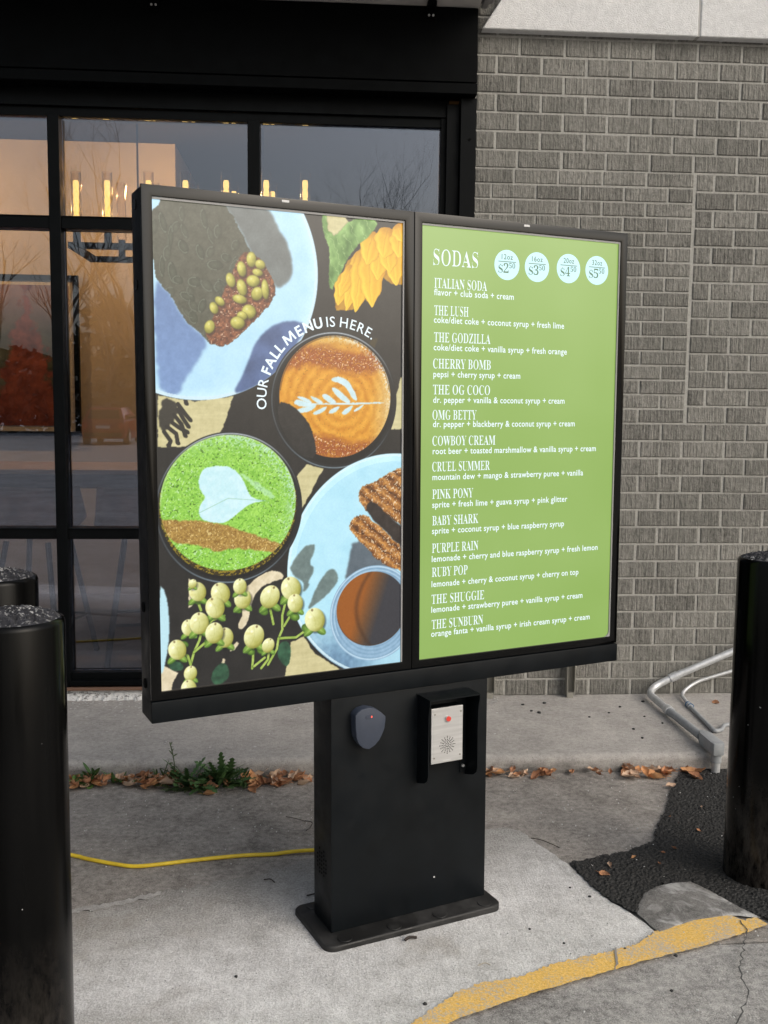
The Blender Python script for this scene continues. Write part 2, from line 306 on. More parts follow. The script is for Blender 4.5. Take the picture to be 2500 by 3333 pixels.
# ------------------------------------------------------------------ picture data (millimetres) and letter outlines
SCREEN_K, WALL_FILL_W = 1.1, 27.0
POSTER = {'plate_edge':[(392,3),(425,78),(431,172),(414,249),(377,331),(331,404),(260,452),(195,474),(104,487),(7,469)],
'loaf':[(-2,-12),(173,-15),(225,61),(248,114),(283,135),(317,197),(312,226),(251,294),(197,342),(168,353),(139,344),(107,313),(79,292),(34,218),(1,189)],
'loafshadow':[(168,-15),(301,-5),(323,53),(346,77),(364,138),(359,172),(319,207),(297,161),(248,114),(225,61)],
'loaflit':[(126,312),(155,270),(184,205),(204,158),(229,115),(253,114),(287,139),(317,197),(312,226),(251,294),(197,342),(168,353),(139,344)],
'petals1':[(509,129),(558,82),(574,57),(618,29),(697,38),(697,166),(658,173),(630,160),(602,135),(603,181),(588,233),(563,208),(550,194),(536,248),(509,244),(480,251),(483,207),(499,168)],
'sepal':[(441,4),(462,4),(456,38),(483,59),(509,24),(542,3),(612,1),(585,47),(536,84),(509,129),(483,169),(469,203),(461,151),(469,89),(449,62)],
'woodtop':[(441,4),(531,4),(499,63),(472,89),(462,42)],
'woodmid':[(7,476),(104,489),(200,474),(172,556),(140,602),(4,601)],
'woodright':[(699,406),(676,422),(662,473),(648,561),(700,561)],
'shadowcup':[(331,404),(377,331),(403,297),(383,281),(347,280),(301,296),(261,335),(246,373),(220,430),(195,474),(260,452)],
'platedark':[(1,189),(34,218),(79,292),(107,313),(139,344),(120,372),(81,427),(57,480),(7,469)],
'lattecut':[(317,487),(361,497),(402,538),(420,577),(428,636),(381,635),(324,557)],
'vine':[(11,483),(52,487),(56,519),(28,564),(9,564)],
'heart':[(284,745),(252,740),(235,721),(224,689),(205,663),(177,651),(145,651),(118,659),(106,681),(107,710),(126,731),(107,748),(104,770),(116,788),(143,796),(171,798),(197,785),(223,761),(247,749)],
'swoosh':[(210,670),(229,673),(262,699),(305,728),(309,742),(290,736),(247,703)],
'band':[(-1,778),(39,785),(97,787),(166,800),(232,826),(280,842),(323,861),(318,886),(270,874),(203,865),(151,869),(96,850),(51,845),(16,819)],
'woodmid2':[(371,681),(397,652),(449,662),(429,694),(399,745),(383,773),(381,730)],
'churro1':[(548,731),(569,713),(612,700),(639,681),(693,663),(694,835),(667,819),(628,793),(580,791),(551,756)],
'churro2':[(519,826),(530,803),(559,792),(585,805),(629,842),(695,905),(695,965),(667,953),(618,929),(575,888),(540,852)],
'churrosh':[(537,851),(516,928),(506,980),(575,946),(695,955),(695,865)],
'churrogap':[(569,771),(590,752),(650,808),(694,840),(695,900),(629,842),(585,800)],
'woodbl':[(-4,1148),(16,1155),(45,1177),(31,1198),(22,1233),(-5,1230)],
'plbl':[(1,942),(18,966),(26,1029),(24,1088),(9,1168),(-4,1175)],
'woodbr':[(351,1126),(387,1115),(422,1167),(495,1219),(495,1244),(331,1225)],
'woodc':[(216,977),(240,960),(269,934),(318,929),(337,953),(298,960),(259,976),(239,1021),(231,1062),(219,1080),(203,1073),(220,1033)],
'woodc2':[(77,934),(95,949),(85,1003),(75,1011)],
'woodc3':[(180,1132),(200,1110),(209,1116),(195,1131)],
'woodc4':[(159,1162),(164,1149),(171,1154),(166,1170)],
'lsh1':[(347,940),(358,908),(388,872),(418,864),(421,883),(403,920),(418,926),(418,945),(398,967),(408,978),(382,1000),(392,967)],
'lsh2':[(395,1044),(413,1012),(438,961),(464,936),(488,945),(488,974),(464,1001),(423,1032)],
'dleaf1':[(130,1201),(138,1174),(166,1158),(180,1178),(177,1211),(142,1221)],
'dleaf2':[(311,1136),(331,1119),(351,1131),(351,1179),(336,1196),(316,1170)],
'dleaf3':[(21,1128),(32,1139),(64,1156),(50,1173),(23,1165)],
'platelr':[(682,629),(628,633),(543,645),(480,682),(429,723),(388,768),(353,846),(339,916),(342,963),(367,1060),(397,1126),(448,1180),(500,1215)],
'pet':[(507,148,488,236,20),(558,87,512,247,26),(531,128,493,212,19),(569,82,539,250,31),(674,49,692,161,29),(646,51,661,174,31),(585,75,588,235,38),(613,54,603,162,31),(629,48,641,140,33),(596,36,573,125,32),(640,23,621,105,36),(677,25,669,99,33),(662,11,685,58,25)],
'squig':[[(57,510),(70,533),(82,551)],[(47,523),(65,546),(74,574)],[(57,496),(77,523),(87,535)],[(28,551),(51,569),(55,592)],[(76,487),(78,494)],[(21,564),(37,587),(32,599)],[(42,542),(60,555),(79,565)]],
'ros':[[(358,495),(369,480),(408,490),(434,496),(408,504)],[(366,475),(387,473),(418,489),(408,493)],[(403,472),(424,475),(450,491),(434,495)],[(439,472),(453,465),(474,479),(487,491),(466,493)],[(466,452),(482,449),(506,467),(531,490),(504,490)],[(465,430),(482,420),(512,425),(531,447),(550,486),(531,481),(517,454),(498,440)],[(366,509),(397,501),(434,496),(408,514),(381,518)],[(413,521),(429,509),(461,498),(450,513),(429,523)],[(458,517),(471,506),(498,496),(487,513),(469,521)],[(498,518),(509,506),(536,493),(525,513),(509,523)],[(531,516),(542,503),(569,492),(553,508)],[(361,493),(509,490),(628,487),(628,491),(509,496)]],
'seeds':[(251,132,13,19,0),(274,143,14,12,20),(225,157,12,19,-10),(267,163,14,9,10),(255,185,18,15,0),(225,203,13,21,-15),(265,216,15,18,30),(287,204,10,25,-5),(219,232,19,11,10),(243,262,19,18,0),(225,273,14,11,10),(213,291,19,16,0),(140,304,13,17,20),(152,257,11,15,-20),(167,240,14,10,40),(196,186,12,18,-15)],
'dim':[(24,163,7,27,0),(49,177,11,27,-10),(104,196,19,13,0),(156,152,22,13,0),(85,233,21,11,20),(122,253,10,19,20),(98,282,12,18,-20),(130,42,9,25,-10),(46,93,7,31,5),(77,113,12,18,-30),(185,132,15,11,20),(165,215,19,6,40),(175,196,17,7,40),(28,60,9,26,-15),(119,123,10,20,-20),(62,194,14,11,10)],
'berries':[(99,970,23),(159,979,26),(144,1015,26),(218,998,24),(75,1061,20),(102,1052,26),(169,1096,24),(141,1081,25),(44,1115,24),(293,999,28),(352,981,29),(364,1022,23),(420,1072,30),(248,1101,29),(287,1129,18),(77,1180,18),(211,965,19),(72,1219,21),(86,949,11)],
'bl':[(275,1036,13),(335,1010,14),(362,1058,14),(397,1094,15),(206,1027,10),(238,1140,12),(63,1103,10),(125,1103,10),(99,995,10),(267,1141,11)],
'stems':[[(78,1157),(87,1126),(102,1096),(106,1078)],[(87,1126),(120,1102),(139,1095)],[(78,1157),(71,1134),(46,1117)],[(106,1078),(135,1048),(168,1038)],[(99,995),(107,1019)],[(316,1113),(327,1090),(327,1052),(337,1015)],[(316,1113),(366,1115),(397,1097)],[(332,1081),(347,1059),(362,1041)],[(302,1073),(292,1025)],[(242,1186),(245,1157),(245,1129)],[(267,1188),(286,1167),(289,1143)],[(247,1181),(277,1161)],[(286,1181),(311,1141),(316,1113)]]}
GLYPHS = {'A':(437,[[(-9,0),(-9,18),(1,19),(9,21),(17,25),(24,30),(30,38),(36,47),(43,60),(49,75),(206,466),(224,465),(384,87),(392,70),(399,55),(405,44),(411,34),(417,27),(425,22),(433,19),(443,18),(443,0),(229,0),(229,18),(253,20),(270,25),(280,34),(283,46),(273,81),(253,132),(103,132),(79,71),(76,59),(75,48),(78,35),(87,26),(102,20),(124,18),(128,18),(128,0)],[(113,161),(242,161),(177,319)]]),
'B':(443,[[(16,0),(16,17),(32,19),(45,22),(55,26),(62,32),(68,40),(72,51),(74,65),(75,82),(75,369),(74,382),(73,394),(72,404),(69,412),(66,419),(62,425),(57,429),(51,433),(15,439),(15,455),(220,455),(297,449),(352,429),(385,396),(396,351),(389,313),(369,283),(335,261),(287,247),(344,231),(385,206),(410,173),(418,132),(415,102),(407,76),(392,54),(371,35),(345,19),(314,9),(278,2),(238,0)],[(182,252),(188,252),(213,253),(234,257),(251,263),(263,272),(273,285),(279,301),(283,321),(285,345),(284,367),(281,385),(276,400),(269,412),(260,422),(248,428),(234,433),(216,434),(206,433),(198,432),(192,429),(188,425),(182,391)],[(222,24),(242,26),(259,30),(273,38),(283,49),(291,63),(296,81),(300,103),(301,128),(299,154),(295,176),(287,194),(277,208),(263,218),(245,225),(223,230),(197,231),(182,231),(182,65),(183,55),(184,46),(187,39),(190,33),(195,29),(202,26),(211,25)]]),
'C':(468,[[(257,-11),(224,-9),(193,-3),(164,6),(137,20),(113,37),(91,56),(72,79),(56,104),(43,132),(34,162),(28,194),(26,228),(28,262),(34,294),(43,323),(56,351),(72,376),(92,399),(114,418),(139,435),(166,448),(195,458),(226,464),(259,465),(283,464),(309,459),(337,451),(367,440),(388,435),(399,437),(408,443),(415,452),(419,465),(437,465),(437,308),(420,308),(407,338),(392,364),(375,387),(356,407),(335,423),(313,434),(290,441),(265,443),(212,430),(174,389),(151,321),(144,226),(152,138),(177,74),(219,36),(278,24),(298,25),(318,29),(338,35),(358,45),(377,56),(395,71),(412,87),(428,106),(447,89),(409,45),(365,14),(314,-5)]]),
'D':(496,[[(20,0),(20,17),(35,19),(47,21),(56,25),(63,30),(68,36),(71,46),(73,59),(74,75),(74,374),(73,392),(71,407),(67,418),(61,426),(53,432),(43,435),(30,438),(15,439),(15,455),(222,455),(278,452),(328,441),(370,422),(405,396),(433,364),(452,325),(464,279),(468,228),(453,128),(408,57),(333,14),(228,0)],[(222,24),(253,27),(279,37),(302,53),(319,75),(333,104),(343,139),(349,181),(351,229),(343,318),(319,382),(279,420),(223,433),(211,433),(202,431),(195,428),(190,423),(186,417),(184,409),(182,398),(182,385),(182,72),(182,59),(184,48),(186,40),(190,34),(195,30),(202,27),(211,25)]]),
'E':(442,[[(14,0),(14,17),(30,18),(44,20),(55,24),(62,30),(68,37),(72,48),(74,62),(75,78),(75,369),(74,389),(72,405),(68,417),(62,425),(54,431),(44,435),(31,438),(16,439),(16,455),(399,455),(399,320),(383,320),(378,349),(369,373),(356,392),(340,406),(320,417),(295,424),(266,429),(232,430),(200,428),(186,417),(183,388),(183,246),(193,246),(214,247),(232,252),(247,259),(259,269),(269,282),(277,300),(283,321),(288,345),(304,345),(304,118),(287,118),(285,137),(282,154),(278,169),(273,181),(267,192),(259,201),(251,208),(241,213),(229,217),(216,220),(202,222),(185,222),(183,222),(183,67),(183,56),(185,47),(188,40),(192,35),(198,32),(206,29),(217,28),(230,28),(254,28),(276,30),(295,34),(313,39),(330,45),(345,53),(358,63),(371,75),(382,89),(393,105),(402,123),(411,143),(430,143),(402,0)]]),
'G':(508,[[(268,-10),(233,-8),(200,-3),(170,7),(141,19),(116,36),(93,55),(74,77),(57,103),(44,131),(35,161),(29,194),(28,229),(29,263),(35,295),(44,324),(57,352),(74,377),(93,399),(115,419),(139,435),(166,448),(195,458),(225,464),(257,465),(284,464),(311,459),(340,451),(369,441),(388,436),(406,443),(419,465),(437,465),(437,308),(420,308),(412,327),(403,346),(393,363),(382,379),(370,393),(357,406),(343,417),(329,426),(314,434),(299,439),(283,442),(267,443),(214,430),(176,389),(153,322),(146,228),(148,178),(154,135),(165,98),(180,67),(199,44),(221,26),(246,16),(275,13),(293,14),(308,16),(319,21),(328,27),(334,35),(339,45),(342,57),(343,71),(343,128),(342,142),(339,154),(335,163),(329,170),(321,175),(309,179),(294,181),(275,182),(275,198),(500,198),(500,182),(485,181),(473,179),(463,175),(457,171),(452,164),(449,155),(447,143),(446,128),(446,29),(402,12),(357,0),(313,-8)]]),
'H':(523,[[(15,0),(15,17),(31,19),(45,22),(55,26),(62,32),(68,39),(72,50),(74,64),(75,81),(75,379),(74,394),(71,406),(68,416),(62,424),(55,429),(44,434),(32,437),(16,439),(16,455),(242,455),(242,439),(204,432),(187,415),(182,379),(182,251),(342,251),(342,379),(337,415),(320,432),(282,439),(282,455),(507,455),(507,439),(491,437),(478,434),(468,429),(461,424),(456,417),(452,407),(450,394),(449,379),(449,81),(450,65),(452,52),(456,41),(461,33),(468,27),(478,22),(491,19),(507,17),(507,0),(282,0),(282,17),(298,19),(311,21),(321,25),(329,31),(335,38),(339,49),(341,63),(342,81),(342,221),(182,221),(182,81),(183,64),(185,50),(189,39),(194,32),(202,26),(212,22),(225,19),(242,17),(242,0)]]),
'I':(261,[[(13,0),(13,17),(29,20),(42,23),(53,27),(61,32),(67,39),(72,49),(74,61),(75,75),(75,387),(74,401),(72,412),(68,421),(63,427),(55,432),(45,435),(31,437),(13,439),(13,455),(244,455),(244,439),(228,437),(214,435),(204,432),(196,427),(190,421),(186,412),(183,401),(183,387),(183,77),(187,44),(206,26),(246,17),(246,0)]]),
'K':(510,[[(16,0),(16,17),(32,19),(45,22),(56,26),(63,32),(68,39),(72,50),(74,64),(75,81),(75,379),(74,394),(72,406),(68,416),(63,424),(55,430),(45,434),(32,437),(17,439),(17,455),(242,455),(242,439),(205,432),(187,415),(183,379),(183,234),(321,373),(333,387),(342,398),(347,409),(349,418),(345,427),(334,434),(316,437),(291,439),(291,455),(486,455),(486,439),(477,439),(447,434),(415,419),(381,395),(345,361),(271,285),(463,46),(487,25),(519,17),(519,0),(281,0),(281,17),(306,18),(322,21),(334,34),(333,40),(329,47),(324,56),(316,66),(199,214),(183,198),(183,81),(183,64),(186,50),(189,39),(195,32),(202,26),(213,22),(226,19),(242,17),(242,0)]]),
'L':(426,[[(15,0),(15,17),(31,19),(45,22),(55,26),(62,32),(68,39),(72,50),(74,64),(75,81),(75,379),(74,394),(71,407),(68,417),(62,425),(55,430),(44,434),(32,437),(16,439),(16,455),(250,455),(250,439),(208,434),(201,431),(196,427),(191,422),(188,416),(182,379),(182,83),(185,47),(200,31),(234,28),(257,28),(278,31),(297,34),(315,40),(330,47),(345,56),(358,67),(370,80),(381,95),(391,112),(400,132),(409,154),(427,154),(402,0)]]),
'M':(634,[[(14,0),(14,17),(30,19),(43,22),(53,26),(61,32),(67,39),(72,50),(74,63),(75,79),(75,382),(71,416),(53,432),(15,439),(15,455),(185,455),(317,142),(449,455),(617,455),(617,439),(602,437),(590,433),(580,429),(573,423),(567,416),(563,405),(561,393),(560,378),(560,85),(565,43),(568,36),(571,31),(576,26),(582,23),(617,17),(617,0),(396,0),(396,17),(433,25),(438,28),(443,32),(447,38),(450,44),(455,83),(455,399),(288,0),(270,0),(105,389),(105,80),(106,62),(109,48),(113,37),(120,30),(128,24),(139,20),(153,18),(169,17),(169,0)]]),
'N':(494,[[(403,-11),(107,350),(107,79),(108,62),(110,49),(113,38),(119,31),(126,26),(136,21),(150,19),(167,17),(167,0),(18,0),(18,17),(54,23),(71,41),(76,79),(76,388),(36,433),(18,439),(18,455),(156,455),(391,169),(391,377),(386,414),(369,431),(331,439),(331,455),(480,455),(480,439),(464,437),(450,434),(440,430),(433,425),(428,417),(425,407),(422,393),(422,377),(422,-11)]]),
'O':(525,[[(261,-11),(236,-10),(213,-6),(190,-1),(169,7),(148,17),(129,29),(111,43),(94,58),(79,75),(66,93),(55,113),(45,134),(37,156),(32,179),(29,203),(28,228),(29,252),(32,276),(37,299),(45,321),(55,342),(66,362),(79,380),(95,397),(112,413),(130,426),(149,438),(170,448),(192,456),(216,462),(240,465),(265,466),(290,465),(313,462),(336,456),(357,448),(378,439),(397,427),(415,414),(431,399),(446,382),(459,364),(471,344),(481,323),(488,301),(494,277),(497,253),(498,228),(497,203),(494,179),(488,156),(481,134),(471,113),(459,93),(446,75),(430,58),(414,43),(395,29),(376,17),(355,7),(333,-1),(310,-6),(286,-10)],[(265,12),(315,26),(351,66),(372,133),(379,228),(377,278),(371,321),(362,358),(348,389),(330,412),(310,430),(286,440),(260,443),(210,430),(174,389),(152,322),(145,228),(147,178),(153,135),(163,98),(177,67),(195,43),(215,26),(238,16)]]),
'P':(418,[[(15,0),(15,17),(31,19),(45,22),(55,26),(62,32),(68,39),(72,50),(74,64),(75,81),(75,379),(74,394),(71,406),(68,416),(62,424),(55,429),(44,434),(32,437),(16,439),(16,455),(214,455),(253,454),(287,452),(315,447),(336,440),(352,432),(366,422),(379,411),(390,398),(398,383),(404,367),(408,350),(409,332),(406,305),(398,280),(385,259),(367,240),(343,225),(314,214),(281,208),(242,206),(182,206),(182,81),(183,64),(185,50),(189,39),(194,32),(202,26),(212,22),(225,19),(242,17),(242,0)],[(182,230),(201,230),(225,231),(244,235),(260,243),(272,253),(281,266),(287,283),(291,304),(292,329),(291,354),(288,375),(283,392),(275,406),(265,417),(252,425),(236,430),(216,431),(189,424),(182,398)]]),
'R':(473,[[(15,0),(15,17),(31,19),(45,22),(55,26),(62,32),(68,39),(72,50),(74,64),(75,81),(75,379),(74,394),(71,406),(68,416),(62,424),(55,429),(44,434),(32,437),(16,439),(16,455),(217,455),(264,453),(305,448),(339,439),(367,426),(389,409),(405,388),(414,363),(417,334),(411,296),(392,265),(360,241),(315,224),(432,50),(452,26),(478,17),(480,17),(480,0),(338,0),(201,212),(182,212),(182,81),(183,64),(185,50),(189,39),(194,32),(202,26),(212,22),(225,19),(242,17),(242,0)],[(182,234),(203,234),(228,235),(249,240),(266,248),(280,258),(290,272),(298,290),(302,311),(304,336),(299,378),(284,407),(259,425),(224,431),(212,431),(202,429),(195,426),(190,422),(186,417),(184,409),(182,398),(182,385)]]),
'S':(390,[[(43,-11),(43,158),(62,158),(72,124),(83,94),(96,70),(111,50),(129,34),(149,24),(172,17),(197,15),(215,16),(231,20),(245,27),(257,36),(266,47),(273,60),(277,74),(279,89),(275,110),(265,129),(248,146),(225,160),(163,191),(135,205),(112,221),(92,236),(77,253),(65,270),(56,289),(51,309),(50,332),(51,352),(54,370),(60,387),(67,403),(77,417),(88,429),(101,440),(115,449),(131,457),(148,462),(166,465),(185,466),(229,461),(282,448),(291,446),(300,445),(307,446),(313,450),(318,457),(320,466),(339,466),(339,319),(322,319),(317,337),(310,354),(303,370),(293,385),(283,398),(272,410),(261,420),(248,429),(235,436),(222,441),(208,444),(194,445),(178,443),(163,440),(151,434),(140,426),(131,417),(125,406),(121,394),(120,380),(121,368),(124,356),(129,346),(137,336),(147,328),(159,319),(173,311),(189,303),(253,273),(273,263),(290,253),(305,243),(317,233),(328,222),(337,211),(344,200),(350,188),(354,176),(357,162),(359,148),(359,133),(358,112),(354,93),(348,75),(339,58),(328,43),(314,29),(298,18),(281,8),(261,0),(240,-6),(217,-9),(192,-10),(158,-8),(126,1),(98,9),(85,12),(69,7),(61,-11)]]),
'T':(423,[[(92,0),(92,17),(109,18),(123,21),(134,25),(142,31),(148,39),(152,50),(155,64),(156,81),(156,433),(149,433),(124,431),(102,426),(82,416),(65,403),(51,387),(41,367),(33,344),(29,318),(11,318),(11,455),(410,455),(410,317),(394,317),(381,368),(357,404),(319,426),(269,433),(263,433),(263,81),(264,63),(267,49),(271,38),(276,30),(284,25),(296,21),(310,18),(328,17),(328,0)]]),
'U':(492,[[(248,-13),(205,-10),(168,-2),(138,10),(114,29),(96,52),(83,81),(76,115),(73,155),(73,379),(72,394),(70,406),(66,416),(61,424),(53,429),(43,434),(30,437),(15,439),(15,455),(240,455),(240,439),(202,432),(185,415),(181,379),(181,140),(182,112),(186,88),(193,68),(203,51),(216,39),(232,29),(252,24),(275,22),(326,31),(363,56),(385,99),(392,159),(392,378),(391,393),(389,406),(385,416),(379,423),(371,429),(360,433),(346,437),(328,439),(328,455),(474,455),(474,439),(460,436),(448,432),(439,427),(433,421),(428,414),(425,404),(423,392),(422,378),(422,181),(420,133),(412,92),(398,58),(380,32),(356,13),(325,-2),(290,-10)]]),
'W':(611,[[(171,-11),(32,393),(15,427),(10,432),(3,435),(-5,438),(-15,439),(-15,455),(181,455),(181,439),(150,432),(140,410),(148,373),(223,153),(301,353),(286,399),(282,410),(278,418),(273,425),(267,429),(261,433),(252,435),(241,437),(229,439),(229,455),(439,455),(439,439),(419,437),(404,432),(396,423),(393,412),(399,386),(474,166),(541,369),(549,406),(548,414),(546,421),(543,426),(538,430),(503,439),(503,455),(624,455),(624,439),(615,436),(607,433),(600,427),(594,421),(575,379),(446,-11),(428,-11),(316,309),(190,-11)]]),
'Y':(426,[[(101,0),(101,17),(117,19),(131,22),(141,26),(148,32),(154,39),(157,50),(160,64),(161,81),(161,179),(46,387),(38,402),(29,414),(21,423),(14,429),(1,435),(-13,438),(-13,455),(207,455),(207,438),(195,438),(167,432),(156,416),(164,392),(248,226),(333,366),(340,378),(345,389),(348,399),(349,408),(345,421),(336,430),(320,436),(298,438),(295,438),(295,455),(439,455),(439,438),(431,436),(423,434),(416,430),(409,424),(383,392),(268,203),(268,81),(269,64),(271,50),(275,39),(280,32),(288,26),(298,22),(311,19),(328,17),(328,0)]]),
'Z':(442,[[(20,0),(20,11),(276,430),(214,430),(193,429),(174,427),(157,424),(141,420),(128,414),(115,407),(104,397),(94,386),(85,372),(76,356),(68,338),(61,316),(44,316),(57,455),(406,455),(406,443),(153,29),(239,29),(272,31),(302,37),(327,47),(349,61),(368,80),(384,103),(397,131),(407,164),(424,164),(407,0)]]),
'0':(375,[[(188,-7),(159,-5),(133,1),(110,11),(91,24),(74,41),(60,61),(48,84),(39,111),(32,140),(27,171),(24,205),(23,241),(24,277),(27,311),(32,342),(39,371),(48,397),(60,420),(74,439),(91,456),(110,469),(133,479),(159,484),(189,486),(217,484),(242,479),(264,469),(283,456),(300,439),(314,419),(326,397),(336,370),(343,341),(348,310),(352,277),(353,240),(352,204),(348,171),(343,139),(336,110),(326,84),(314,61),(300,41),(283,24),(263,11),(241,1),(216,-5)],[(188,37),(205,40),(219,50),(230,67),(237,91),(242,120),(246,155),(248,195),(248,240),(248,286),(246,326),(242,360),(237,390),(230,413),(219,429),(206,439),(189,443),(172,439),(157,429),(147,413),(139,390),(134,360),(130,326),(128,286),(127,240),(128,195),(130,155),(134,120),(139,91),(147,67),(157,50),(171,40)]]),
'2':(375,[[(24,0),(24,69),(123,171),(143,191),(160,210),(174,228),(187,245),(197,261),(206,277),(212,292),(218,307),(221,322),(224,338),(226,354),(226,371),(225,389),(223,405),(218,417),(212,427),(205,435),(196,441),(185,444),(174,445),(158,443),(145,438),(134,429),(126,416),(120,400),(116,380),(113,356),(112,329),(94,330),(77,333),(63,338),(50,344),(40,353),(32,365),(28,379),(26,396),(27,407),(30,419),(35,430),(43,441),(52,450),(63,459),(77,467),(92,474),(109,479),(129,483),(150,485),(174,486),(209,484),(240,479),(267,469),(288,456),(306,440),(318,421),(325,399),(328,375),(327,363),(326,352),(323,340),(319,329),(314,318),(308,306),(301,294),(291,281),(281,267),(268,252),(254,237),(238,220),(154,138),(87,74),(244,74),(254,75),(263,77),(272,81),(279,86),(286,93),(292,101),(296,110),(300,120),(305,141),(345,141),(341,0)]]),
'3':(375,[[(163,-7),(139,-6),(117,-4),(98,0),(81,5),(66,11),(53,18),(43,26),(34,35),(27,44),(23,54),(20,64),(19,74),(20,86),(23,96),(28,105),(36,113),(45,119),(54,123),(65,125),(76,126),(77,106),(82,89),(89,74),(99,62),(111,52),(125,46),(141,42),(158,40),(169,41),(180,42),(190,45),(199,49),(208,54),(216,61),(224,69),(230,79),(235,91),(238,105),(240,121),(241,139),(239,157),(234,174),(226,189),(214,202),(199,213),(181,221),(161,225),(137,227),(95,227),(95,269),(140,269),(160,270),(178,275),(192,284),(204,296),(213,311),(220,327),(224,346),(225,367),(224,385),(221,400),(217,413),(211,424),(203,434),(193,440),(182,444),(169,445),(158,444),(148,441),(140,437),(133,430),(127,422),(122,413),(119,403),(116,391),(111,341),(92,342),(75,345),(60,349),(47,356),(37,364),(30,374),(26,387),(24,401),(27,418),(34,434),(45,448),(62,461),(83,472),(108,480),(138,485),(173,486),(207,484),(237,479),(263,470),(286,458),(304,442),(317,423),(325,401),(328,377),(326,355),(320,335),(311,317),(298,301),(283,287),(265,275),(246,264),(225,256),(238,253),(252,249),(266,244),(279,238),(293,231),(305,222),(316,212),(326,201),(334,188),(340,174),(343,157),(345,138),(344,119),(341,101),(336,84),(329,70),(321,56),(312,44),(301,34),(288,25),(275,17),(261,10),(246,5),(230,1),(214,-3),(197,-5),(180,-6)]]),
'4':(375,[[(121,0),(121,36),(140,36),(151,36),(161,38),(170,40),(179,44),(186,50),(191,58),(194,70),(195,84),(195,125),(9,125),(9,166),(199,480),(293,480),(293,169),(363,169),(363,125),(293,125),(293,84),(294,70),(297,58),(302,50),(309,44),(317,40),(327,38),(337,36),(348,36),(357,36),(357,0)],[(56,169),(195,169),(195,287),(196,351),(199,416),(189,394),(174,366),(158,338),(146,319)]]),
'5':(375,[[(165,-7),(141,-6),(119,-4),(100,0),(84,5),(70,11),(58,18),(48,26),(40,35),(34,45),(30,54),(28,64),(27,75),(28,86),(31,95),(35,103),(42,109),(50,114),(59,118),(69,120),(81,121),(88,83),(92,74),(97,66),(103,59),(111,52),(120,47),(130,43),(141,41),(154,40),(165,41),(176,43),(186,46),(195,50),(204,56),(212,63),(219,72),(226,83),(231,96),(234,111),(236,128),(237,148),(236,171),(231,192),(224,209),(213,223),(200,233),(184,241),(166,246),(146,247),(103,243),(71,235),(40,247),(62,480),(316,480),(319,357),(281,357),(275,380),(267,399),(244,406),(105,406),(94,281),(126,288),(168,291),(205,289),(238,282),(267,271),(293,256),(313,235),(328,211),(337,181),(340,148),(339,127),(336,108),(331,90),(324,75),(316,61),(306,48),(295,37),(282,27),(269,19),(255,12),(241,6),(226,1),(210,-2),(195,-5),(180,-6)]])}
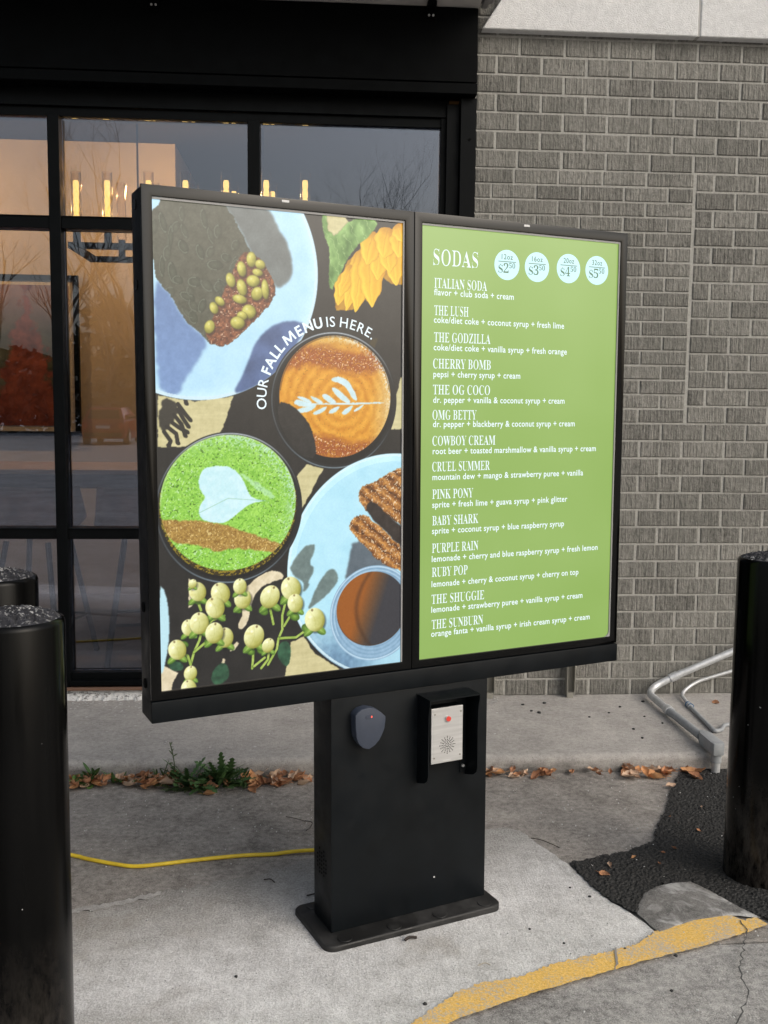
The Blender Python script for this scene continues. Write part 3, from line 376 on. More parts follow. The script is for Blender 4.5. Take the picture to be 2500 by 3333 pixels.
def paint_poster(NX, NY, D):
    """Colours of the left display, one per cell of a grid of NX x NY cells (millimetres, x right, y down)."""
    rng = np.random.default_rng(7)
    sx, sy = 685.0 / NX, 1217.8 / NY
    X, Y = np.meshgrid((np.arange(NX) + .5) * sx, (np.arange(NY) + .5) * sy)
    def noise(scale, octs=3, stretch=1.0, seed=None):
        r = np.random.default_rng(seed) if seed is not None else rng
        out = np.zeros_like(X); amp = 1.0; tot = 0
        for o in range(octs):
            s = scale / 2 ** o
            gx, gy = X / s, Y / (s * stretch)
            ix, iy = np.floor(gx).astype(int), np.floor(gy).astype(int)
            fx, fy = gx - ix, gy - iy
            fx, fy = fx * fx * (3 - 2 * fx), fy * fy * (3 - 2 * fy)
            G = r.random((iy.max() + 2, ix.max() + 2))
            v = (G[iy, ix] * (1 - fx) + G[iy, ix + 1] * fx) * (1 - fy) + (G[iy + 1, ix] * (1 - fx) + G[iy + 1, ix + 1] * fx) * fy
            out += amp * v; tot += amp; amp *= .5
        return out / tot
    WX, WY = (noise(14, 2, 1, 3) - .5), (noise(14, 2, 1, 4) - .5)
    WFX, WFY = (noise(4.5, 2, 1, 5) - .5), (noise(4.5, 2, 1, 6) - .5)
    def blur(m, n):
        for _ in range(n):
            p = np.pad(m, 1, mode='edge')
            m = (p[:-2, 1:-1] + p[2:, 1:-1] + p[1:-1, :-2] + p[1:-1, 2:] + 2 * p[1:-1, 1:-1]) / 6
        return m
    def poly(pts, soft=1, wob=4, fine=1):
        x, y = X + WX * wob + WFX * fine, Y + WY * wob + WFY * fine
        ins = np.zeros(X.shape, bool)
        n = len(pts)
        for i in range(n):
            (x1, y1), (x2, y2) = pts[i], pts[(i + 1) % n]
            if y1 == y2: continue
            ins ^= ((y1 > y) != (y2 > y)) & (x < (x2 - x1) * (y - y1) / (y2 - y1) + x1)
        return blur(ins.astype(float), soft)
    def smooth(pts, k=2):
        for _ in range(k):
            q = []
            for i in range(len(pts)):
                a, b = pts[i], pts[(i + 1) % len(pts)]
                q += [(.75 * a[0] + .25 * b[0], .75 * a[1] + .25 * b[1]), (.25 * a[0] + .75 * b[0], .25 * a[1] + .75 * b[1])]
            pts = q
        return pts
    def ell(cx, cy, rx, ry, ang=0, soft=1.6, wob=0):
        a = math.radians(ang); dx, dy = X - cx + WX * wob, Y - cy + WY * wob
        u, v = dx * math.cos(a) + dy * math.sin(a), -dx * math.sin(a) + dy * math.cos(a)
        d = np.sqrt((u / rx) ** 2 + (v / ry) ** 2)
        return np.clip((1 - d) * min(rx, ry) / soft + .5, 0, 1), d, u / rx, v / ry
    def line(pts, w, soft=1.2):
        m = np.full(X.shape, 1e9)
        for (x1, y1), (x2, y2) in zip(pts, pts[1:]):
            dx, dy = x2 - x1, y2 - y1
            t = np.clip(((X - x1) * dx + (Y - y1) * dy) / (dx * dx + dy * dy + 1e-9), 0, 1)
            m = np.minimum(m, np.hypot(X - x1 - t * dx, Y - y1 - t * dy))
        return np.clip((w - m) / soft + .5, 0, 1)
    I = np.zeros(X.shape + (3,))
    def put(m, c):
        c = np.asarray(c, float)
        if c.ndim == 1: c = np.broadcast_to(c, I.shape)
        I[:] = I * (1 - m[..., None]) + c * m[..., None]
    def mixc(a, b, t):
        t = np.clip(t, 0, 1)[..., None]
        return np.asarray(a, float) * (1 - t) + np.asarray(b, float) * t
    n40, n12, n4 = noise(40), noise(12), noise(4, 2)
    grain = noise(60, 4, .12, 11); vgrain = noise(9, 3, 9, 12)
    put(np.ones(X.shape), mixc((20, 20, 20), (44, 42, 40), n40 * .7 + vgrain * .3))
    wood = mixc((178, 168, 118), (222, 212, 165), grain * .5 + n12 * .35 + vgrain * .25)
    for k in ('woodmid', 'woodright', 'woodmid2', 'woodbl', 'woodbr', 'woodc', 'woodc2', 'woodc3', 'woodc4', 'woodtop'):
        c = wood if not k.startswith('woodc') and k != 'woodbl' else mixc((200, 185, 150), (238, 225, 195), n12)
        put(poly(smooth(D[k], 1) if k[4:] in ('top', 'c') else D[k], 1, 5), c)
    # vine shadow
    put(poly(smooth(D['vine']), 2, 14) * .95, (40, 38, 34))
    for l in D['squig']:
        put(line(l, 3.2 + 2 * 1), (38, 36, 32))
        put(ell(l[-1][0], l[-1][1], 7, 5, 40)[0], (38, 36, 32))
    # upper plate
    m, d, u, v = ell(106, 160, 326, 326, 0, 2.2)
    rim = np.clip((d - .90) / .1, 0, 1)
    pc = mixc((170, 212, 236), (204, 236, 246), n40 * .6 + rim * .5)
    put(m, pc)
    dk = poly(smooth(D['platedark'], 2), 14, 10) * m
    put(dk * .95, mixc((96, 124, 170), (128, 158, 205), n12 * .6 + (Y - 350) / 400))
    put(m * (np.abs(d - .985) < .012) * .8, (205, 228, 238))
    put(poly(smooth(D['shadowcup'], 2), 6, 2) * m, mixc((48, 66, 100), (86, 108, 152), n40 + (u + .1) * .5))
    put(poly(smooth(D['loafshadow'], 2), 9, 5) * m, mixc((92, 97, 96), (118, 124, 122), n40))
    # loaf
    lm = poly(smooth(D['loaf'], 1), 1, 7, 4)
    put(lm, mixc((56, 58, 44), (92, 92, 78), n12 * .7 + n4 * .4))
    r2 = np.random.default_rng(21)
    for s in D['dim']:
        em, ed, eu, ev = ell(*s[:4], s[4], 2)
        put(em * .8, mixc((78, 84, 68), (50, 54, 42), ed)); put(em * (np.abs(ed - .86) < .1) * (eu < .2) * .5, (128, 134, 118))
    for k in range(26):
        x0, y0 = r2.uniform(0, 210), r2.uniform(10, 330)
        em, ed, eu, ev = ell(x0, y0, r2.uniform(7, 13), r2.uniform(14, 22), r2.uniform(-50, 50), 2.4)
        put(em * lm * .55, mixc((88, 94, 78), (50, 54, 42), ed)); put(em * lm * (np.abs(ed - .85) < .13) * (eu < 0) * .35, (140, 146, 132))
    ll = poly(smooth(D['loaflit'], 1), 2, 9, 5) * lm
    crumb = noise(5, 3, 1, 31)
    put(ll, mixc((70, 32, 18), (168, 104, 66), crumb * 1.3 - .15))
    put(ll * (noise(3.2, 1, 1, 33) > .86) * .8, (225, 190, 160))
    for s in D['seeds']:
        put(ell(s[0] + 3, s[1] + 5, s[2], s[3], s[4], 3)[0] * .6 * lm, (48, 24, 12))
        em, ed, eu, ev = ell(*s[:4], s[4], 1.6)
        put(em, mixc((204, 196, 96), (104, 100, 26), ed * .5 + (eu + ev) * .35 + (n12 - .5) * .5)); put(em * np.clip((ed - .8) * 4, 0, 1) * .6, (66, 62, 14)); put(em * np.clip(1 - np.hypot(eu + .3, ev + .35) / .3, 0, 1) * .7, (230, 228, 165))
    # sunflower
    pm = poly(smooth(D['petals1'], 1), 1, 8)
    streak = np.sin((X * .9 + Y * .35 + WX * 22) / 5.2) * .5 + .5
    put(pm, mixc((190, 130, 14), (236, 190, 44), streak * .6 + n12 * .5))
    put(pm * .55, (150, 98, 10))
    for x1, y1, x2, y2, w in D['pet']:
        L = math.hypot(x2 - x1, y2 - y1); ax, ay = (x2 - x1) / L, (y2 - y1) / L
        dx, dy = X - x1 + WX * 5, Y - y1 + WY * 5
        t = (dx * ax + dy * ay) / L; s = (-dx * ay + dy * ax)
        hw = w * np.sin(np.pi * np.clip(t, 0, 1) ** .75) ** .75 * (1 + .08 * np.sin(t * 19)) + .01
        pmk = np.clip((hw - np.abs(s)) / 1.6 + .5, 0, 1) * (t > 0) * (t < 1)
        q_ = s / hw
        put(blur(pmk, 3) * .35, (120, 74, 6))
        put(pmk, mixc((214, 150, 18), (246, 205, 58), t * .7 + .25 * q_ + .25 * np.sin(q_ * 9 + t * 2) * .5 + .15)); put(pmk * np.clip(1 - np.abs(q_ - .15) / .08, 0, 1) * .35, (176, 116, 8)); put(pmk * np.clip((np.abs(q_) - .8) * 5, 0, 1) * .3, (186, 124, 10)); put(pmk * np.clip(.28 - t, 0, 1) * 2.2, (170, 110, 12))
    gm = poly(smooth(D['sepal'], 1), 1, 7)
    put(blur(gm, 4) * .4, (40, 40, 20)); put(gm, mixc((70, 112, 44), (168, 206, 124), noise(22, 3, 1.6, 14) * 1.5 - .3)); put(gm * (np.abs(np.sin((X - Y * .6 + WX * 30) / 9)) < .12) * .4, (190, 215, 150))
    put(poly([(x + 6, y + 120) for x, y in smooth(D['petals1'][9:14], 1)], 4, 6) * .35, (110, 84, 20))
    # cups: dark rims with highlights, then what is in them
    def cup(cx, cy, r, rx, ry, ir):
        m, d, u, v = ell(cx, cy, r, r, 0, 1.8)
        put(m, mixc((10, 11, 12), (40, 42, 44), (d > .93) * .4 + n12 * .2))
        arc = np.clip(1 - np.abs(d - .975) / .016, 0, 1)
        put(arc * np.clip(-v * 1.2 - .25, 0, 1) * .9, (225, 235, 242)); put(arc * np.clip(v * 1.2 - .45, 0, 1) * .85, (190, 215, 228)); put(arc * np.clip(-u - .6, 0, 1), (170, 185, 195))
        m, d, u, v = ell(rx, ry, ir, ir, 0, 1.8)
        return m, d, u, v
    m, d, u, v = cup(481, 485, 183, 484, 475, 161)
    ang = np.hypot(u - .1, v - .08)
    ring = np.sin(ang * 38 + WX * 3) * .5 + .5
    put(m, mixc((196, 122, 20), (230, 168, 56), n12 * .6 + ring * .5))
    def band(v0, w):
        return np.clip(1 - np.abs(v - v0 - .06 * np.sin(u * 4) + WX * .08) / w, 0, 1)
    spk = noise(3.4, 1, 1, 41)
    for v0, w, g in ((-.62, .24, .95), (.86, .24, 1)):
        put(m * np.clip(band(v0, w) * 1.8, 0, 1) * g * (.45 + .55 * (spk > .4)), mixc((120, 52, 14), (172, 96, 40), spk)); put(m * (band(v0, w) > .35) * (noise(3.2, 1, 1, 42) > .84) * .9, (238, 205, 165))
    put(m * np.clip((u - .62) * 3 + v * .2, 0, 1) * .55, mixc((205, 180, 120), (228, 222, 200), n4)); put(m * np.clip(-v * 3 - 2.2, 0, 1) * .7, (205, 178, 110))
    put(m * (np.clip((np.hypot(u, v) - .86) * 8, 0, 1) * np.clip(u - v - .5, 0, 1)) * (noise(3.5, 1, 1, 44) > .5), (236, 245, 248))
    put(m * (noise(3.2, 1, 1, 45) > .88) * .35, (120, 70, 10))
    for l in D['ros']: put(poly(smooth(l, 2), 1, 2) * m, mixc((212, 236, 244), (188, 214, 214), n12))
    put(poly(smooth(D['lattecut'], 1), 1, 3) * ell(481, 485, 172, 172)[0], mixc((26, 25, 24), (46, 44, 42), n12))
    put(np.clip(1 - np.abs(d - .985) / .015, 0, 1) * (v < -.1) * .6, (60, 40, 15))
    # lower plate with churros and sauce
    m, d, u, v = ell(655, 941, 313, 313, 0, 2.2)
    put(m, mixc((166, 216, 234), (198, 238, 248), n40 * .7 + (d > .93) * .5))
    put(m * np.clip((Y - 1060) / 130 + WX * .3, 0, 1) * np.clip((660 - X) / 140, .2, 1), mixc((88, 120, 150), (130, 168, 196), n12))
    put(m * (np.abs(d - .985) < .01) * .8, (215, 238, 244))
    for k in ('lsh1', 'lsh2'): put(poly(smooth(D[k]), 3, 4) * m, mixc((92, 108, 106), (120, 138, 134), n12))
    put(poly(smooth(D['churrosh'], 1), 8, 8) * m * .9, mixc((62, 70, 78), (96, 104, 112), n40))
    ch = noise(5, 3, 1, 51); ridg = np.sin((X * .62 - Y * .78 + WX * 12) / 4.4)
    for k in ('churro1', 'churro2'):
        cm = poly(smooth(D[k], 1), 1, 6, 5)
        put(cm, mixc((88, 48, 20), (226, 158, 76), ch * .85 + ridg * .16 + .05)); put(cm * np.clip((-ridg - .7) * 2.5, 0, 1) * .7 * (n12 > .4), (52, 30, 16)); put(cm * np.clip((ridg - .75) * 3, 0, 1) * .35, (240, 196, 130)); put(cm * (noise(3.2, 1, 1, 52) > .8) * .8, (238, 214, 180))
    put(poly(smooth(D['churrogap'], 1), 2, 5), mixc((36, 28, 24), (60, 52, 48), n12))
    m, d, u, v = ell(598, 1070, 134, 134, 0, 2)
    put(m, mixc((112, 148, 176), (158, 190, 214), n12 * .5 + np.abs(np.sin(d * 40)) * .45)); put(np.clip(1 - np.abs(d - .97) / .02, 0, 1) * .8, (205, 228, 240)); put(np.clip(1 - np.abs(d - .9) / .012, 0, 1) * (v < .4) * .7, (196, 222, 236))
    m, d, u, v = ell(592, 1057, 108, 104, 0, 2)
    put(m, mixc((150, 84, 22), (52, 52, 58), (u + .45) * 1.5 + (v - .1) * .5)); put(m * np.clip(1 - np.abs(u + .45 - .4 * v * v) / .1, 0, 1) * .5, (60, 34, 14)); put(np.clip(1 - np.abs(d - .99) / .02, 0, 1) * (v > .2) * .6, (70, 40, 16))
    # matcha, over everything near it
    m, d, u, v = cup(189, 761, 196, 187, 752, 183)
    put(m * (v > -.2), mixc((40, 30, 6), (150, 130, 30), (noise(4, 2, 1, 61) > .55) * .8 + .1))
    m, d, u, v = ell(187, 747, 180, 174, 0, 1.8)
    bub = noise(4, 2, 1, 62)
    put(m, mixc((92, 158, 36), (172, 224, 96), bub * .9 + n40 * .3)); put(m * (noise(4.2, 1, 1, 63) > .83) * .75, (62, 104, 20)); put(m * (noise(3.4, 1, 1, 64) > .82) * np.clip(np.hypot(u, v) * 1.2 - .2 + np.abs(u) * .3, 0, 1) * .7, (205, 236, 190))
    put(m * np.clip((np.hypot(u, v) - .75) * 4, 0, 1) * np.clip(u - v, 0, 1) * (noise(4, 2, 1, 65) > .52) * .8, (190, 225, 215))
    bm = poly(D['band'], 2, 6, 4) * m
    put(bm, mixc((128, 92, 34), (196, 160, 84), noise(3.6, 2, 1, 66) * 1.2 - .1)); put(bm * (noise(3.2, 1, 1, 67) > .82) * .7, (232, 208, 140))
    put(poly(smooth(D['heart'], 2), 1, 3), mixc((186, 226, 232), (214, 240, 244), n12)); put(line([D['heart'][12], (182, 735), D['heart'][0]], 1.2) * .6, (150, 196, 170))
    put(poly(smooth(D['swoosh'], 1), 2, 8, 5) * .6, (190, 232, 200)); put(m * (np.abs(d - .99) < .012) * (v < 0) * .5, (190, 215, 150))
    # berries
    for k in ('dleaf1', 'dleaf2', 'dleaf3'):
        lf = poly(smooth(D[k]), 1, 4); put(lf, mixc((22, 52, 36), (70, 120, 86), n12 * .9))
    put(poly(smooth(D['plbl'], 1), 2, 2), (186, 222, 232)); 
    for l in D['stems']: put(line(l, 4.4, 2.5) * .6, (16, 24, 8)); put(line(l, 3.2), mixc((128, 160, 56), (190, 206, 112), n12))
    for x, y, r in D['bl']:
        em, ed, eu, ev = ell(x, y, r * 1.1, r * .8, 30, 2); put(em, mixc((130, 170, 62), (58, 92, 22), ed))
    for x, y, r in D['berries']:
        a_ = (x * 7 + y * 3) % 50 - 25
        put(ell(x + 3, y + 5, r, r * 1.1, a_, 6)[0] * .55, (12, 14, 8))
        for k in (-1, 1):
            lm_, ld, lu, lv = ell(x + k * r * .55, y + r * 1.02, r * .62, r * .34, k * 38, 1.6); put(lm_, mixc((150, 186, 78), (62, 98, 26), ld * .8 + lv * .3)); put(lm_ * (np.abs(lv) < .1) * .4, (176, 206, 110))
        em, ed, eu, ev = ell(x, y, r * .95, r * 1.10, a_, 1.8)
        lit = eu * .55 + ev * .62
        put(em, mixc((240, 240, 186), (164, 162, 70), lit * .75 + .38 + (n12 - .5) * .3)); put(em * np.clip((ed - .72) * 2.2, 0, 1) * np.clip(lit + .3, 0, 1) * .8, (112, 106, 36)); put(em * np.clip((n12 - .55) * 3, 0, 1) * np.clip(-lit + .2, 0, 1) * .6, (214, 190, 84))
        put(em * np.clip(1 - np.hypot((eu + .34) / 1.0, (ev + .38) / .8) / .22, 0, 1) * .9, (254, 254, 240)); put(em * np.clip(1 - np.hypot(eu - .05, ev + .84) / .17, 0, 1), (92, 64, 26)); put(em * np.clip(1 - np.abs(eu + .1 - .12 * np.cos(ev * 3)) / .05, 0, 1) * .18, (130, 124, 50))
    I[:] = I + (noise(3.2, 1, 1, 71)[..., None] - .5) * 7
    return np.clip(I, 0, 255)
# ------------------------------------------------------------------ ground
def grid_sheet(name, x0, x1, y0, y1, z, mats): return sheet(name, [(x0, y0), (x1, y0), (x1, y1), (x0, y1)], z, mats)
grid_sheet('ground', -90, 90, -130, 40, 0.0, m_road)
KERB_Y, WALL_Y, WALK_Z = 3.905, 4.76, .08
sheet('lane', [(-12, 2.2), (12, 2.9), (12, KERB_Y + .05), (-12, KERB_Y + .05)], .004, m_lane)
pad_back = [(-.033, 3.152), (.25, 3.27), (.50, 3.335), (.609, 3.36), (.68, 3.379), (.73, 3.346), (.76, 3.269), (.796, 3.174), (.836, 3.083), (.872, 2.947), (.906, 2.822), (.945, 2.742), (.977, 2.648)]
pad_left = [(-.033, 3.152), (-.192, 3.05), (-.369, 2.985), (-.464, 2.948), (-.576, 2.894), (-.709, 2.848), (-1.1, 2.70), (-2.6, 2.2)]
pad_front = [(-2.6, 1.30), (-1.2, 1.55), (-.4, 1.85), (.10, 2.12), (.255, 2.262), (.378, 2.375), (.547, 2.432), (.632, 2.472), (.823, 2.54), (.899, 2.565), (.977, 2.648)]
pad = jag(pad_front[:-1] + [(.977, 2.648)], .03, .004, False, 3)[:-1] + jag(pad_back[::-1], .02, .005, False, 4)[:-1] + jag(pad_left, .015, .016, False, 5)
sheet('concrete_pad', pad, .008, m_pad)
# pale worn rim where the pad's cement feathers out over the lane
rim = jag([(-.464, 2.955), (-.576, 2.900), (-.709, 2.855), (-1.1, 2.706)], .012, .007, False, 8) + jag([(-1.1, 2.675), (-.709, 2.826), (-.576, 2.874), (-.464, 2.932)], .012, .009, False, 9)
sheet('cement_smear', rim, .0105, mat_ground('feathered_cement', .30, .52, .6))
yl = [(.12, 2.10), (.25, 2.185), (.311, 2.234), (.361, 2.273), (.566, 2.366), (.773, 2.448), (.9, 2.499), (.958, 2.519), (1.078, 2.559), (1.234, 2.625), (1.318, 2.668)]
yu = [(1.300, 2.712), (1.261, 2.690), (1.224, 2.733), (1.102, 2.706), (.985, 2.652), (.925, 2.60), (.899, 2.578), (.823, 2.550), (.72, 2.52), (.632, 2.490), (.547, 2.440), (.44, 2.418), (.378, 2.388), (.31, 2.322), (.255, 2.272), (.19, 2.19)]
sheet('yellow_line', jag(yl, .012, .0025, False, 11) + jag(yu, .006, .005, False, 12), .0125, m_yel)
# fresh asphalt patch: coarse, uneven surface
def inside(p, poly):
    x, y = p; c = False
    for i in range(len(poly)):
        (x1, y1), (x2, y2) = poly[i - 1], poly[i]
        if (y1 > y) != (y2 > y) and x < (x2 - x1) * (y - y1) / (y2 - y1) + x1: c = not c
    return c
patch = jag([(.838, 3.083), (.95, 3.125), (1.057, 3.155), (1.175, 3.236), (1.247, 3.386), (1.34, 3.551), (1.425, 3.732), (1.50, 3.86), (1.56, KERB_Y), (2.6, KERB_Y), (2.6, 2.95), (1.9, 2.80), (1.45, 2.70), (1.335, 2.685), (1.295, 2.737), (1.256, 2.805), (1.221, 2.876), (1.192, 2.934), (1.10, 2.925), (1.03, 2.88), (.99, 2.82), (.955, 2.745), (.90, 2.822), (.866, 2.947)], .02, .007, True, 15)
rnd = random.Random(31); bm = B(); vm = {}; st = .0085
def pv(i, j):
    if (i, j) not in vm: vm[i, j] = bm.verts.new((i * st + rnd.uniform(-.003, .003), j * st + rnd.uniform(-.003, .003), .012 + rnd.random() ** 2 * .0045))
    return vm[i, j]
for i in range(int(.80 / st), int(2.0 / st)):
    for j in range(int(2.64 / st), int(KERB_Y / st) + 1):
        if inside(((i + .5) * st, (j + .5) * st), patch): bm.faces.new((pv(i, j), pv(i + 1, j), pv(i + 1, j + 1), pv(i, j + 1)))
tag(obj('asphalt_patch', bm, m_patch), kind='structure')
sheet('asphalt_bed', [(x, y) for x, y in patch], .0105, m_patch)
# low worn mound at the end of the line, concrete smeared over asphalt
m_mound = mat_ground('smeared_mound', .10, .26, .5)
_s = m_mound.rng(m_mound.noise(7, 4, .65, 'World', dist=.8), .50, .62); m_mound.color(m_mound.mix(_s, m_mound.p.inputs['Base Color'].links[0].from_socket, g(.46, .01)))
mo = [(.955, 2.748), (.981, 2.807), (1.021, 2.874), (1.067, 2.908), (1.125, 2.93), (1.192, 2.938), (1.225, 2.885), (1.262, 2.805), (1.300, 2.735), (1.315, 2.705), (1.225, 2.722), (1.10, 2.695), (.985, 2.640)]
mo = jag(mo, .03, .003, True, 16); cx = sum(p[0] for p in mo) / len(mo); cy = sum(p[1] for p in mo) / len(mo); bm = B(); rr = []
for k, (s, z) in enumerate(((1, .0118), (.96, .0140), (.86, .0158), (.6, .0168), (.3, .0172))): rr.append([bm.verts.new((cx + (x - cx) * s, cy + (y - cy) * s, z)) for x, y in mo])
for a, b in zip(rr, rr[1:]):
    for i in range(len(mo)): bm.faces.new((a[i], a[(i + 1) % len(mo)], b[(i + 1) % len(mo)], b[i]))
bm.faces.new(rr[-1]); bmesh.ops.recalc_face_normals(bm, faces=bm.faces[:]); 
if sum(f.normal.z for f in bm.faces) < 0: bmesh.ops.reverse_faces(bm, faces=bm.faces[:])
tag(obj('pavement_mound', bm, m_mound, None, 'all'), kind='structure')
m_crack = M('crack_filler', g(.07), .95)
def crack(pts, w, seed, m=None):
    a = jag(pts, .015, .006, False, seed); rn = random.Random(seed)
    ws = [w * rn.uniform(.3, 1.3) for _ in a]
    L = [(p[0] - ww, p[1]) for p, ww in zip(a, ws)]; Rr = [(p[0] + ww, p[1]) for p, ww in zip(a, ws)]
    sheet('road_crack', Rr + L[::-1], .0145, m or m_crack)
crack([(1.245, 2.69), (1.242, 2.635), (1.2, 2.558), (1.137, 2.451), (1.12, 2.38), (1.108, 2.327), (1.041, 2.229), (.95, 2.05)], .0022, 3)
crack([(.835, 2.562), (.828, 2.54), (.805, 2.468), (.790, 2.440)], .0030, 5, M('cement_joint', g(.24, .03), .95))
# raised pavement with a rounded kerb edge
bm = B(); n = 6; prof = [(KERB_Y + .012, -.02), (KERB_Y, .01)] + [(KERB_Y + .03 - .03 * math.cos(k / n * PI / 2) + .0, WALK_Z - .03 + .03 * math.sin(k / n * PI / 2)) for k in range(n + 1)] + [(5.2, WALK_Z + .001)]
xs_ = [-12 + .5 * i for i in range(49)]; rows = [[bm.verts.new((x, y, z)) for y, z in prof] for x in xs_]
for a, b in zip(rows, rows[1:]):
    for i in range(len(prof) - 1): bm.faces.new((a[i], b[i], b[i + 1], a[i + 1]))
bmesh.ops.recalc_face_normals(bm, faces=bm.faces[:])
if sum(f.normal.z for f in bm.faces) < 0: bmesh.ops.reverse_faces(bm, faces=bm.faces[:])
m_kerb = m_walk
_k = m_walk.noise(3.2, 4, .65, 'World', (1, .6, 3), .50, .68); _z = m_walk.n('ShaderNodeSeparateXYZ'); m_walk.l(m_walk.n('ShaderNodeNewGeometry').outputs['Position'], _z.inputs[0])
_low = m_walk.rng(_z.outputs['Z'], .062, .02); _dirt = m_walk.math('MULTIPLY', _k, m_walk.math('ADD', .12, m_walk.math('MULTIPLY', _low, .8)))
m_walk.color(m_walk.mix(_dirt, m_walk.p.inputs['Base Color'].links[0].from_socket, g(.05, .08)))
tag(obj('pavement', bm, m_walk, None, True), kind='structure')

# ------------------------------------------------------------------ cafe building
bld = tag(empty('cafe_building', (0, WALL_Y, 0)), 'grey brick cafe with black framed shop window and white stucco band', 'building')
def P(name, bm, mats, parent=bld, smooth=False, bevel=0.0, seg=1):
    bmesh.ops.translate(bm, verts=bm.verts, vec=(0, -WALL_Y, 0)); return obj(name, bm, mats, parent, smooth, bevel, seg)
# bricks, laid one by one; the infilled old opening has lower courses
bm = B(); tone = []; rb = random.Random(5); Z0, CH, CW, JV, JH = .082, .0846, .2120, .0130, .0090
def brick(x0, x1, z0, z1):
    if x1 - x0 < .015: return
    d = rb.uniform(-.0015, .0015); b = .0035; y0, y1 = WALL_Y + d, WALL_Y + .05
    xs = (x0 + rb.uniform(-.001, .001), x1 + rb.uniform(-.001, .001)); zs = (z0 + rb.uniform(-.0008, .0008), z1 + rb.uniform(-.0008, .0008))
    o = [bm.verts.new(p) for p in ((xs[0], y0 + b, zs[0]), (xs[1], y0 + b, zs[0]), (xs[1], y0 + b, zs[1]), (xs[0], y0 + b, zs[1]))]
    i = [bm.verts.new(p) for p in ((xs[0] + b, y0, zs[0] + b), (xs[1] - b, y0, zs[0] + b), (xs[1] - b, y0, zs[1] - b), (xs[0] + b, y0, zs[1] - b))]
    k = [bm.verts.new((v.co.x, y1, v.co.z)) for v in o]
    t = rb.random()
    for f in [i] + [(o[j], o[(j + 1) % 4], i[(j + 1) % 4], i[j]) for j in range(4)] + [(k[j], k[(j + 1) % 4], o[(j + 1) % 4], o[j]) for j in range(4)]:
        bm.faces.new(f); tone.append(t)
XL, XR = .744, 4.6; IX, IZ0, IZ1 = 1.800, Z0 + 16 * CH, Z0 + 30 * CH
for r in range(0, 44):
    za, zb = Z0 + r * CH, Z0 + (r + 1) * CH - JH
    off = 1.684 if r % 2 == 1 else 1.578
    s = XL if not (16 <= r < 30) else IX + .010
    x = off - CW * math.ceil((off - XL) / CW)
    while x < XR:
        a, b = max(x + JV / 2, s), min(x + CW - JV / 2, XR)
        if b > a: brick(a, b, za, zb)
        x += CW
n_in = 17; ch2 = (IZ1 - IZ0) / n_in
for r in range(n_in):
    za, zb = IZ0 + r * ch2, IZ0 + (r + 1) * ch2 - JH * .9
    x = 1.565 - 4 * CW - (0 if (n_in - 1 - r) % 2 == 0 else CW / 2)
    while x < IX - .02:
        a, b = max(x + .005, XL), min(x + CW - .005, IX - .007)
        if IX - b < .045: b = IX - .007
        if b > a: brick(a, b, za, zb)
        x += CW
bmesh.ops.recalc_face_normals(bm, faces=bm.faces[:])
bw = P('brick_wall', bm, m_brick)
at_ = bw.data.attributes.new('tone', 'FLOAT', 'FACE'); at_.data.foreach_set('value', tone)
bm = B(); box(bm, XL - .01, XR, WALL_Y + .0050, WALL_Y + .20, -.05, 3.9); P('mortar', bm, m_mortar)
# stucco band standing proud of the brick, a joint between its panels
SB = 3.220
bm = B(); prism(bm, [(.756, SB), (1.764, SB), (1.764, 4.3), (1.25, 4.3), (.856, 3.372)], lambda u, v, a: (u, a, v), WALL_Y + .08, WALL_Y - .052); P('stucco_panel', bm, m_stucco, bevel=.004)
bm = B(); prism(bm, [(1.776, SB), (4.6, SB), (4.6, 4.3), (1.776, 4.3)], lambda u, v, a: (u, a, v), WALL_Y + .08, WALL_Y - .052); P('stucco_panel', bm, m_stucco, bevel=.004)
bm = B(); box(bm, 1.760, 1.780, WALL_Y - .046, WALL_Y, SB + .002, 4.3); P('joint_sealant', bm, M('joint_grey', g(.42, .02), .9))
# black cladding above the window, soffit over it, brackets
bm = B(); box(bm, -6, .733, 4.69, 4.80, 2.975, 3.30); box(bm, -6, .729, 4.697, 4.80, 3.178, 3.184); box(bm, -6, .735, 4.684, 4.80, 2.922, 2.969); header = P('black_fascia', bm, m_hdr, bevel=.002)
bm = B(); box(bm, -6, .736, 4.27, 4.79, 3.303, 3.36); sof = P('canopy_soffit', bm, m_soffit)
bm = B(); box(bm, -6, .745, 4.22, 4.269, 3.306, 3.56); box(bm, -6, .745, 4.269, 4.79, 3.362, 3.56); P('canopy', bm, m_hdr)
for x in (-.72, .516):
    bm = B(); box(bm, x - .020, x + .020, 4.62, 4.683, 3.282, 3.302); box(bm, x - .020, x + .020, 4.678, 4.689, 3.245, 3.302); br = P('bracket', bm, m_hdr, bevel=.001)
    for dx in (-.009, .010):
        bm = B(); prism(bm, [(x + dx + .0052 * math.cos(k * PI / 5), 3.256 + .0052 * math.sin(k * PI / 5)) for k in range(10)], lambda u, v, a: (u, a, v), 4.679, 4.673); P('bolt', bm, m_steel, br)
bm = B(); box(bm, .742, .80, 4.52, 4.69, 3.318, 3.46); box(bm, .748, .792, 4.50, 4.52, 3.335, 3.45); box(bm, .744, .775, 4.60, 4.700, 3.300, 3.314); P('canopy_end_bracket', bm, M('grey_bracket', g(.16, .03), .6), bevel=.008, seg=2)
